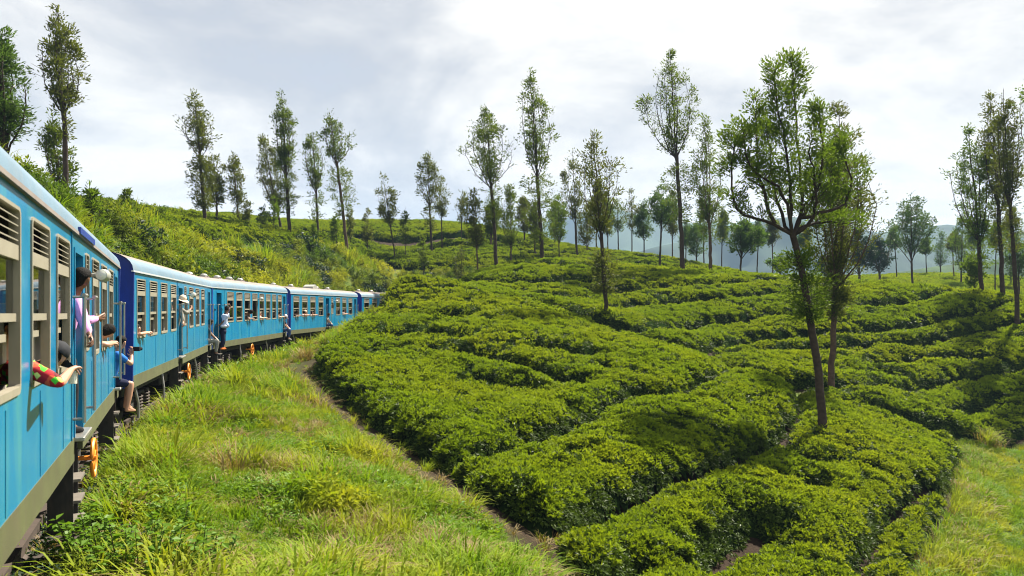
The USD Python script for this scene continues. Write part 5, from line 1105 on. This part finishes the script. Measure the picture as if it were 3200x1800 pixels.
P_BOTTLE = usdkit.material(stage, M + 'bottle_plastic', {'p': ('principled_bsdf', {'base_color': (0.75, 0.72, 0.62), 'roughness': 0.15, 'transmission_weight': 0.35})}, [], surface='p.BSDF')
_ico = trimesh.creation.icosphere(1, 1.0).vertices
def hull2(a, ra, b, rb):
    return manifold3d.Manifold.hull_points(np.vstack([np.asarray(a) + _ico * ra, np.asarray(b) + _ico * rb]).astype(np.float32))
def skin_of(bones, ref=0.035, it=6):
    m = manifold3d.Manifold()
    for a, ra, b, rb in bones: m = m + hull2(a, ra, b, rb)
    m = m.refine_to_length(ref)
    v, f, _ = meshkit.arrays(m)
    t = trimesh.Trimesh(v, f, process=False)
    if it: trimesh.smoothing.filter_taubin(t, 0.5, -0.53, iterations=it)
    return np.array(t.vertices), np.array(t.faces)
def hand_bones(w, fdir, pn, curl=0.8, s=1.0):
    """palm from the wrist along fdir, palm facing pn; five fingers closing towards pn"""
    fdir = fdir / np.linalg.norm(fdir); pn = pn - fdir * (pn @ fdir); pn = pn / np.linalg.norm(pn); sd_ = np.cross(fdir, pn)
    B = []
    k = w + fdir * 0.085 * s
    for o in (-0.03, 0.0, 0.03): B.append((w + sd_ * o * 0.6 * s, 0.019 * s, k + sd_ * o * s, 0.014 * s))
    for i, o in enumerate((-0.034, -0.012, 0.011, 0.033)):
        L = (0.036, 0.044, 0.041, 0.031)[i] * s; p = k + sd_ * o * s; an = 0.0
        for j in range(3):
            an += curl * (0.55, 0.8, 0.6)[j]; q_ = p + (fdir * math.cos(an) + pn * math.sin(an)) * L * (1, .75, .6)[j]
            B.append((p, (0.0095, 0.0088, 0.008)[j] * s, q_, (0.0088, 0.008, 0.0072)[j] * s)); p = q_
    p = w + fdir * 0.03 * s - sd_ * 0.028 * s
    q_ = p + (-sd_ * 0.75 + fdir * 0.5 + pn * 0.4) * 0.045 * s; B.append((p, 0.013 * s, q_, 0.0105 * s)); B.append((q_, 0.0105 * s, q_ + (fdir * 0.7 + pn * 0.6) * 0.033 * s, 0.0085 * s))
    return B
def person(label, k, J, skin=S_TAN, shirt=None, trousers=None, hair=S_HAIR, sleeve='short', legs='long', cap=None, brim=False, shoes=None, face=(1, 0, 0), group=None, barefoot=True, fine=True):
    """J: joints in carriage coordinates (along, outwards, up): head, neck, chest, pelvis, and per side L/R shoulder, elbow, wrist, hip, knee, ankle; missing limbs are left out only where the carriage hides them"""
    A, d, n, L0 = coach_frame(k); zr = rail_z(A[1]) if k else 0.0
    grd = 0 if not k else (rail_z((A + d * L0)[1]) - rail_z(A[1])) / L0
    def Wp(p): q_ = A + d * p[0] + n * p[1]; return np.array([q_[0], q_[1], zr + grd * p[0] + p[2]])
    base = Wp(J.get('base', J['pelvis'])); Q = {a: Wp(p) - base for a, p in J.items()}
    fc = np.array([*(d * face[0] + n * face[1]), face[2]]); fc /= np.linalg.norm(fc)
    root = thing('person', label, 'person', base, 0, group)
    up = Q['head'] - Q['neck']; up = up / np.linalg.norm(up); H = Q['head']; rt = np.cross(fc, up); rt /= np.linalg.norm(rt); fc = np.cross(up, rt)
    B = [(Q['neck'] - up * 0.03, 0.058, H - up * 0.06, 0.055)]
    B += [(H + up * 0.025 - fc * 0.015, 0.092, H - up * 0.02 + fc * 0.02, 0.082), (H - up * 0.02 + fc * 0.02, 0.078, H - up * 0.085 + fc * 0.045, 0.048)]
    B += [(H + fc * 0.085, 0.012, H + fc * 0.108 - up * 0.032, 0.016), (H - up * 0.058 + fc * 0.082 - rt * 0.015, 0.010, H - up * 0.058 + fc * 0.082 + rt * 0.015, 0.010)]
    for e in (-1, 1): B += [(H + rt * e * 0.088 + up * 0.02, 0.016, H + rt * e * 0.086 - up * 0.03, 0.013)]
    torso = [(Q['chest'], 0.135, Q['pelvis'], 0.125), (Q['neck'] - up * 0.05, 0.07, Q['chest'], 0.13)]
    sl, lg, sh = list(torso), [], []
    B += [(a, ra * 0.9, b, rb * 0.9) for a, ra, b, rb in torso]
    for S_ in 'LR':
        if 'shoulder' + S_ in Q:
            s_, e_, w_ = Q['shoulder' + S_], Q['elbow' + S_], Q['wrist' + S_]
            B += [(Q['chest'] + (s_ - Q['chest']) * 0.4, 0.075, s_, 0.06), (s_, 0.052, e_, 0.04), (e_, 0.041, w_, 0.027)]
            pn = Q['palm' + S_] if 'palm' + S_ in Q else np.array([0, 0, -1.0])
            if 'palm' + S_ in J: pn = np.array([*(d * J['palm' + S_][0] + n * J['palm' + S_][1]), J['palm' + S_][2]])
            B += hand_bones(w_, (w_ - e_) + np.array([0, 0, 1e-3]), np.asarray(pn, float), J.get('curl', (0.9,))[0])
            sl += [(Q['chest'] + (s_ - Q['chest']) * 0.4, 0.09, s_, 0.074), (s_, 0.070, s_ + (e_ - s_) * (0.72 if sleeve == 'short' else 1.0), 0.058)]
            if sleeve == 'long': sl += [(e_, 0.056, e_ + (w_ - e_) * 0.86, 0.042)]
        if 'knee' + S_ in Q:
            h_, k_, a_ = Q['hip' + S_], Q['knee' + S_], Q['ankle' + S_]
            B += [(h_, 0.08, k_, 0.054), (k_, 0.055, k_ + (a_ - k_) * 0.35, 0.056), (k_ + (a_ - k_) * 0.35, 0.056, a_, 0.036)]
            ft = Q['toe' + S_] if 'toe' + S_ in Q else a_ + np.array([*(d * 0.17), -0.07])
            heel = a_ - (ft - a_) * 0.15 + np.array([0, 0, -0.05])
            B += [(a_, 0.034, heel, 0.032), (heel, 0.03, ft, 0.024), (a_, 0.032, ft, 0.02)]
            lg += [(Q['pelvis'], 0.15, h_, 0.10), (h_, 0.098, h_ + (k_ - h_) * (1.0 if legs == 'long' else 0.85), 0.072)]
            if legs == 'long': lg += [(k_, 0.072, k_ + (a_ - k_) * 0.93, 0.055)]
            if shoes: sh += [(heel, 0.042, ft, 0.036), (a_ + [0, 0, -0.02], 0.042, ft, 0.034)]
    obj(root, 'body', skin_of(B, 0.03 if fine else 0.05, 4), skin, smooth=True)
    if shirt: obj(root, 'shirt', skin_of(sl, 0.04), shirt, smooth=True)
    if trousers and lg: obj(root, 'trousers' if legs == 'long' else 'shorts', skin_of(lg, 0.04), trousers, smooth=True)
    for i in range(0, len(sh), 2): obj(root, 'shoe', skin_of(sh[i:i + 2], 0.03), shoes, smooth=True)
    if cap:
        c = [(H + up * 0.05 - fc * 0.01, 0.108, H + up * 0.035 - fc * 0.02, 0.108)]
        m = skin_of(c, 0.03, 2); kk = ((m[0] - H) @ up) ; v = m[0].copy(); v -= np.outer(np.minimum(kk - 0.02, 0), up)
        obj(root, 'hat' if brim else 'cap', (v, m[1]), cap, smooth=True)
        b = MB(); t = np.linspace(0, 2 * PI, 25)[:-1] if brim else np.linspace(-0.9, 0.9, 10)
        R0, R1 = (0.105, 0.185) if brim else (0.10, 0.185)
        ring = lambda R, o: np.array([H + up * o + (fc * math.cos(a) + rt * math.sin(a)) * R for a in t])
        a1, a2, a3, a4 = ring(R0, 0.028), ring(R1, 0.004), ring(R1, -0.002), ring(R0, 0.020); m_ = len(t)
        for u, w2 in ((a1, a2), (a2, a3), (a3, a4)):
            b.add(np.vstack([u, w2]), [(i, (i + 1) % m_, m_ + (i + 1) % m_, m_ + i) for i in range(m_ if brim else m_ - 1)])
        obj(root, 'brim', b.out(), cap, smooth=True)
    if hair is not None:
        hb = [(H + up * 0.040 - fc * 0.028, 0.090, H - up * 0.03 - fc * 0.050, 0.074), (H + up * 0.052 + fc * 0.018, 0.076, H + up * 0.045 - fc * 0.03, 0.088)] if not cap else [(H - up * 0.01 - fc * 0.04, 0.088, H - up * 0.04 - fc * 0.05, 0.075)]
        obj(root, 'hair', skin_of(hb, 0.03, 2), hair, smooth=True)
    for e in (-1, 1):
        h = trimesh.creation.icosphere(1, 0.011); obj(root, 'eye', (h.vertices + H + fc * 0.082 + rt * e * 0.032 + up * 0.008, h.faces), S_HAIR, smooth=True)
    return root, Wp, base
# the man in pink at the door of the nearest carriage
person('man in a pink shirt and dark trousers leaning out of the nearest carriage door', 0,
       dict(pelvis=(9.25, -0.24, 2.05), chest=(9.16, -0.11, 2.46), neck=(9.08, -0.02, 2.72), head=(9.03, 0.05, 2.89), shoulderL=(8.96, 0.02, 2.63), elbowL=(8.82, 0.10, 2.40), wristL=(8.72, 0.16, 2.28), palmL=(0, -1, 0), shoulderR=(9.32, -0.12, 2.60), elbowR=(9.60, 0.04, 2.42), wristR=(9.76, 0.16, 2.46), palmR=(0, -1, 0),
            hipL=(9.20, -0.10, 2.0), kneeL=(9.17, -0.05, 1.62), ankleL=(9.14, -0.06, 1.28), toeL=(9.24, 0.04, 1.225), hipR=(9.38, -0.14, 2.0), kneeR=(9.42, -0.14, 1.62), ankleR=(9.44, -0.18, 1.29), toeR=(9.54, -0.08, 1.23)),
       skin=S_BROWN, shirt=K_PINK, trousers=K_BLACK, sleeve='long', face=(0.9, 0.5, -0.1), shoes=K_BLACK)
# passenger with the tropical sleeve, bottle in hand
_, Wp, bs = person('passenger with a red and green patterned sleeve resting one arm outside the nearest open window', 0,
       dict(pelvis=(6.70, -0.62, 1.62), chest=(6.66, -0.34, 1.98), neck=(6.72, -0.27, 2.20), head=(6.76, -0.24, 2.36), shoulderL=(6.30, -0.06, 2.12), elbowL=(6.17, 0.19, 1.99), wristL=(6.72, 0.20, 2.05), palmL=(0.2, 0.6, -1), shoulderR=(6.88, -0.34, 2.04), elbowR=(6.92, -0.42, 1.75), wristR=(6.8, -0.28, 1.60),
            hipL=(6.60, -0.66, 1.62), kneeL=(6.56, -0.34, 1.60), ankleL=(6.55, -0.30, 1.28), hipR=(6.82, -0.66, 1.62), kneeR=(6.84, -0.34, 1.60), ankleR=(6.84, -0.30, 1.28)), skin=S_TAN, shirt=K_RED, trousers=K_JEANS, sleeve='elbow', face=(0.3, 0.9, -0.1))
p0 = Wp((6.86, 0.20, 1.98))
b = MB(); b.tube([(0, 0, -0.05), (0, 0, 0.05), (0, 0, 0.075), (0, 0, 0.09)], [0.034, 0.034, 0.02, 0.014], 12)
bt = thing('bottle', 'clear plastic bottle in the hand at the nearest open window', 'bottle', p0)
obj(bt, 'bottle_body', b.out(), P_BOTTLE, smooth=40)
# passengers at windows: head and arms on the sill
def at_window(label, k, s, side=1, skin=S_TAN, shirt=K_WHITE, cap=None, out=0.10, hair=S_HAIR, dz=0.0, fine=False, reach=0.22, brim=False, elb=0.0):
    zs = 2.03
    return person(label, k, dict(pelvis=(s, -0.60, 1.60), chest=(s, -0.30, 1.98 + dz), neck=(s, -0.08, 2.14 + dz), head=(s + 0.05, out - 0.05, 2.24 + dz), shoulderL=(s - 0.17, -0.16, 2.08 + dz), elbowL=(s - 0.14, 0.06 + elb, zs + 0.02), wristL=(s + 0.12, 0.12 + elb, zs + 0.03), palmL=(0, 0, -1), shoulderR=(s + 0.17, -0.18, 2.08 + dz), elbowR=(s + 0.2, 0.03 + elb, zs + 0.02), wristR=(s + 0.2 + reach, 0.10 + elb, zs + 0.04), palmR=(0, 0, -1),
                  hipL=(s - 0.1, -0.62, 1.6), kneeL=(s - 0.1, -0.34, 1.6), ankleL=(s - 0.1, -0.3, 1.28), hipR=(s + 0.1, -0.62, 1.6), kneeR=(s + 0.1, -0.34, 1.6), ankleR=(s + 0.1, -0.3, 1.28)), skin=skin, shirt=shirt, trousers=K_JEANS, cap=cap, hair=hair, face=(0.9, 0.5, 0), fine=fine, brim=brim)
at_window('passenger in a dark grey cap peeping out just beyond the patterned sleeve', 0, 7.58, shirt=K_NAVY, cap=K_CAP, out=0.03, dz=-0.12, reach=-0.2, elb=-0.2)
at_window('passenger in white with folded arms out of a window beyond the pink-shirted man', 0, 12.42, shirt=K_WHITE, reach=0.3)
at_window('passenger with bare pale elbow at the first window of the second carriage', 1, 0.62, shirt=K_NAVY, out=-0.02, dz=-0.1)
at_window('passenger in black at the third window of the third carriage', 2, 4.95, skin=S_BROWN, shirt=K_BLACK, out=0.16, dz=0.12)
at_window('passenger in white at the fifth window of the third carriage', 2, 7.3, shirt=K_WHITE, out=-0.05)
at_window('passenger with a bare forearm at the last window of the third carriage', 2, 11.05, skin=S_TAN, shirt=K_GREY, out=0.02)
at_window('passenger at the first window of the fourth carriage', 3, 1.0, skin=S_BROWN, shirt=K_BLACK, out=0.05)
at_window('passenger with a pale hat at the second window of the fourth carriage', 3, 2.65, shirt=K_WHITE, cap=K_CREAM, out=0.03)
at_window('passenger in a light top at the third window of the fourth carriage', 3, 4.3, shirt=K_WHITE, out=-0.02, dz=-0.08)
at_window('passenger in white near the rear of the fourth carriage', 3, 12.1, shirt=K_WHITE, out=0.0)
# barefoot passenger in blue with a camera, sitting in the last door of the nearest carriage
_, Wp, bs = person('barefoot passenger in blue sitting in the end door of the nearest carriage', 0,
       dict(pelvis=(15.05, -0.13, 1.32), chest=(15.06, -0.03, 1.66), neck=(15.08, 0.03, 1.84), head=(15.10, 0.08, 1.99), shoulderL=(14.92, 0.03, 1.78), elbowL=(15.0, 0.25, 1.60), wristL=(15.22, 0.25, 1.74), palmL=(0, -0.5, 1), shoulderR=(15.22, -0.03, 1.78), elbowR=(15.36, 0.21, 1.62), wristR=(15.34, 0.25, 1.76), palmR=(0, -0.5, 1),
            hipL=(14.96, -0.09, 1.30), kneeL=(15.02, 0.25, 1.24), ankleL=(14.96, 0.19, 0.82), toeL=(15.12, 0.31, 0.75), hipR=(15.16, -0.09, 1.30), kneeR=(15.2, 0.21, 1.22), ankleR=(15.16, 0.15, 0.86), toeR=(15.3, 0.25, 0.78)), skin=S_TAN, shirt=K_BLUE, trousers=K_NAVY, legs='short', face=(0.8, 0.6, -0.1))
cm = thing('camera_in_hands', 'small black camera held by the passenger in blue', 'camera', Wp((15.30, 0.33, 1.86)))
b = MB(); b.box(-0.06, 0.06, -0.03, 0.03, -0.04, 0.04, 0.008); obj(cm, 'camera_body', b.out(), K_BLACK)
b = MB(); b.tube([(0.02, 0.02, 0), (0.05, 0.08, 0)], 0.03, 12); obj(cm, 'lens', b.out(), K_BLACK, smooth=40)
# standing in the middle door of the second carriage, cream hat
person('person in a cream brimmed hat reaching out of the middle door of the second carriage', 1,
       dict(pelvis=(6.42, -0.16, 2.02), chest=(6.40, -0.06, 2.42), neck=(6.37, 0.0, 2.66), head=(6.34, 0.07, 2.82), shoulderL=(6.22, 0.0, 2.58), elbowL=(6.12, 0.1, 2.34), wristL=(6.04, 0.14, 2.18), palmL=(0, -1, 0), shoulderR=(6.55, -0.05, 2.58), elbowR=(6.75, 0.14, 2.42), wristR=(6.92, 0.22, 2.56), palmR=(0, -1, 0),
            hipL=(6.33, -0.14, 1.98), kneeL=(6.30, -0.08, 1.6), ankleL=(6.30, -0.1, 1.28), hipR=(6.5, -0.16, 1.98), kneeR=(6.5, -0.12, 1.6), ankleR=(6.5, -0.15, 1.28)), skin=S_TAN, shirt=K_GREY, trousers=K_NAVY, cap=K_CREAM, brim=True, sleeve='long', shoes=K_BLACK, face=(0.9, 0.5, 0), fine=False)
# the backpack man clinging to the front door of the third carriage
_, Wp, bs = person('man in navy with one arm over his head, clinging outside the third carriage', 2,
       dict(pelvis=(0.66, 0.20, 1.62), chest=(0.74, 0.24, 2.10), neck=(0.84, 0.27, 2.36), head=(0.92, 0.29, 2.52), shoulderL=(0.62, 0.32, 2.28), elbowL=(0.46, 0.30, 2.04), wristL=(0.42, 0.16, 1.90), palmL=(0, -1, 0), shoulderR=(1.0, 0.24, 2.32), elbowR=(1.42, 0.26, 2.62), wristR=(1.14, 0.30, 2.70), palmR=(0, 0, -1),
            hipL=(0.60, 0.20, 1.58), kneeL=(0.58, 0.22, 1.24), ankleL=(0.55, 0.16, 0.98), toeL=(0.70, 0.24, 0.915), hipR=(0.76, 0.18, 1.58), kneeR=(0.78, 0.2, 1.24), ankleR=(0.80, 0.14, 0.98), toeR=(0.96, 0.22, 0.915)), skin=S_BROWN, shirt=K_NAVY, trousers=K_NAVY, shoes=K_ORANGE, face=(0.95, 0.3, 0), fine=False)
bp = thing('backpack', 'pale grey-blue backpack worn by the man clinging outside the train', 'backpack', Wp((0.58, 0.30, 2.06)))
A, d, n, _l = coach_frame(2); dd3 = np.array([d[0], d[1], 0.0]); nn3 = np.array([n[0], n[1], 0.0]); u3 = np.array([0, 0, 1.0])
loc3 = lambda a, o, z: dd3 * a + nn3 * o + u3 * z
obj(bp, 'pack', skin_of([(loc3(-0.04, -0.08, -0.20), 0.11, loc3(-0.04, 0.08, -0.20), 0.11), (loc3(-0.02, -0.06, 0.16), 0.09, loc3(-0.02, 0.06, 0.16), 0.09), (loc3(-0.04, 0, -0.2), 0.12, loc3(-0.02, 0, 0.16), 0.11)], 0.04, 3), K_PACK, smooth=True)
obj(bp, 'pocket', skin_of([(loc3(-0.14, -0.06, -0.22), 0.055, loc3(-0.14, 0.06, -0.22), 0.055)], 0.03, 2), K_WHITE, smooth=True)
for o in (-0.1, 0.1): obj(bp, 'strap', skin_of([(loc3(0.03, o, 0.2), 0.022, loc3(0.16, o, 0.28), 0.022), (loc3(0.16, o, 0.28), 0.022, loc3(0.27, o, 0.12), 0.02)], 0.03, 1), K_PACK, smooth=True)
# seated passengers in end doors
def seated(label, k, s, shirt, trousers, shoes, skin=S_TAN, cap=None):
    person(label, k, dict(pelvis=(s, -0.10, 1.32), chest=(s, -0.08, 1.68), neck=(s + 0.02, -0.02, 1.88), head=(s + 0.03, 0.05, 2.02), shoulderL=(s - 0.18, -0.04, 1.80), elbowL=(s - 0.2, 0.1, 1.56), wristL=(s - 0.1, 0.24, 1.42), palmL=(0, 0, -1), shoulderR=(s + 0.18, -0.06, 1.80), elbowR=(s + 0.22, 0.08, 1.56), wristR=(s + 0.12, 0.24, 1.42), palmR=(0, 0, -1),
           hipL=(s - 0.1, -0.06, 1.30), kneeL=(s - 0.1, 0.32, 1.32), ankleL=(s - 0.12, 0.26, 0.86), toeL=(s, 0.38, 0.78), hipR=(s + 0.1, -0.06, 1.30), kneeR=(s + 0.1, 0.30, 1.32), ankleR=(s + 0.1, 0.22, 0.86), toeR=(s + 0.2, 0.34, 0.78)), skin=skin, shirt=shirt, trousers=trousers, shoes=shoes, cap=cap, face=(0.7, 0.7, 0), fine=False)
seated('person in grey trousers sitting in the end door of the second carriage', 1, 13.62, K_BLACK, K_GREY, K_BLACK, skin=S_BROWN)
seated('person in jeans with a pale cap sitting in the end door of the third carriage', 2, 12.1, K_BLACK, K_JEANS, K_GREY, cap=K_WHITE)
seated('person sitting in the middle door of the fourth carriage behind the dry grass', 3, 7.68, K_GREY, K_JEANS, K_BLACK, skin=S_BROWN)
# ------------------------------------------------------------------ air
hz = usdkit.material(stage, M + 'air', {'v': ('principled_volume', {'color': (0.46, 0.68, 1.0), 'density': 0.00016, 'anisotropy': 0.0})}, [], volume='v.volume')
b = MB(); b.box(-9000, 9000, -4000, 9000, -150, 330)
tag(usdkit.mesh(stage, '/World/haze', b.out(), hz), 'thin bluish haze filling the air', kind='stuff')
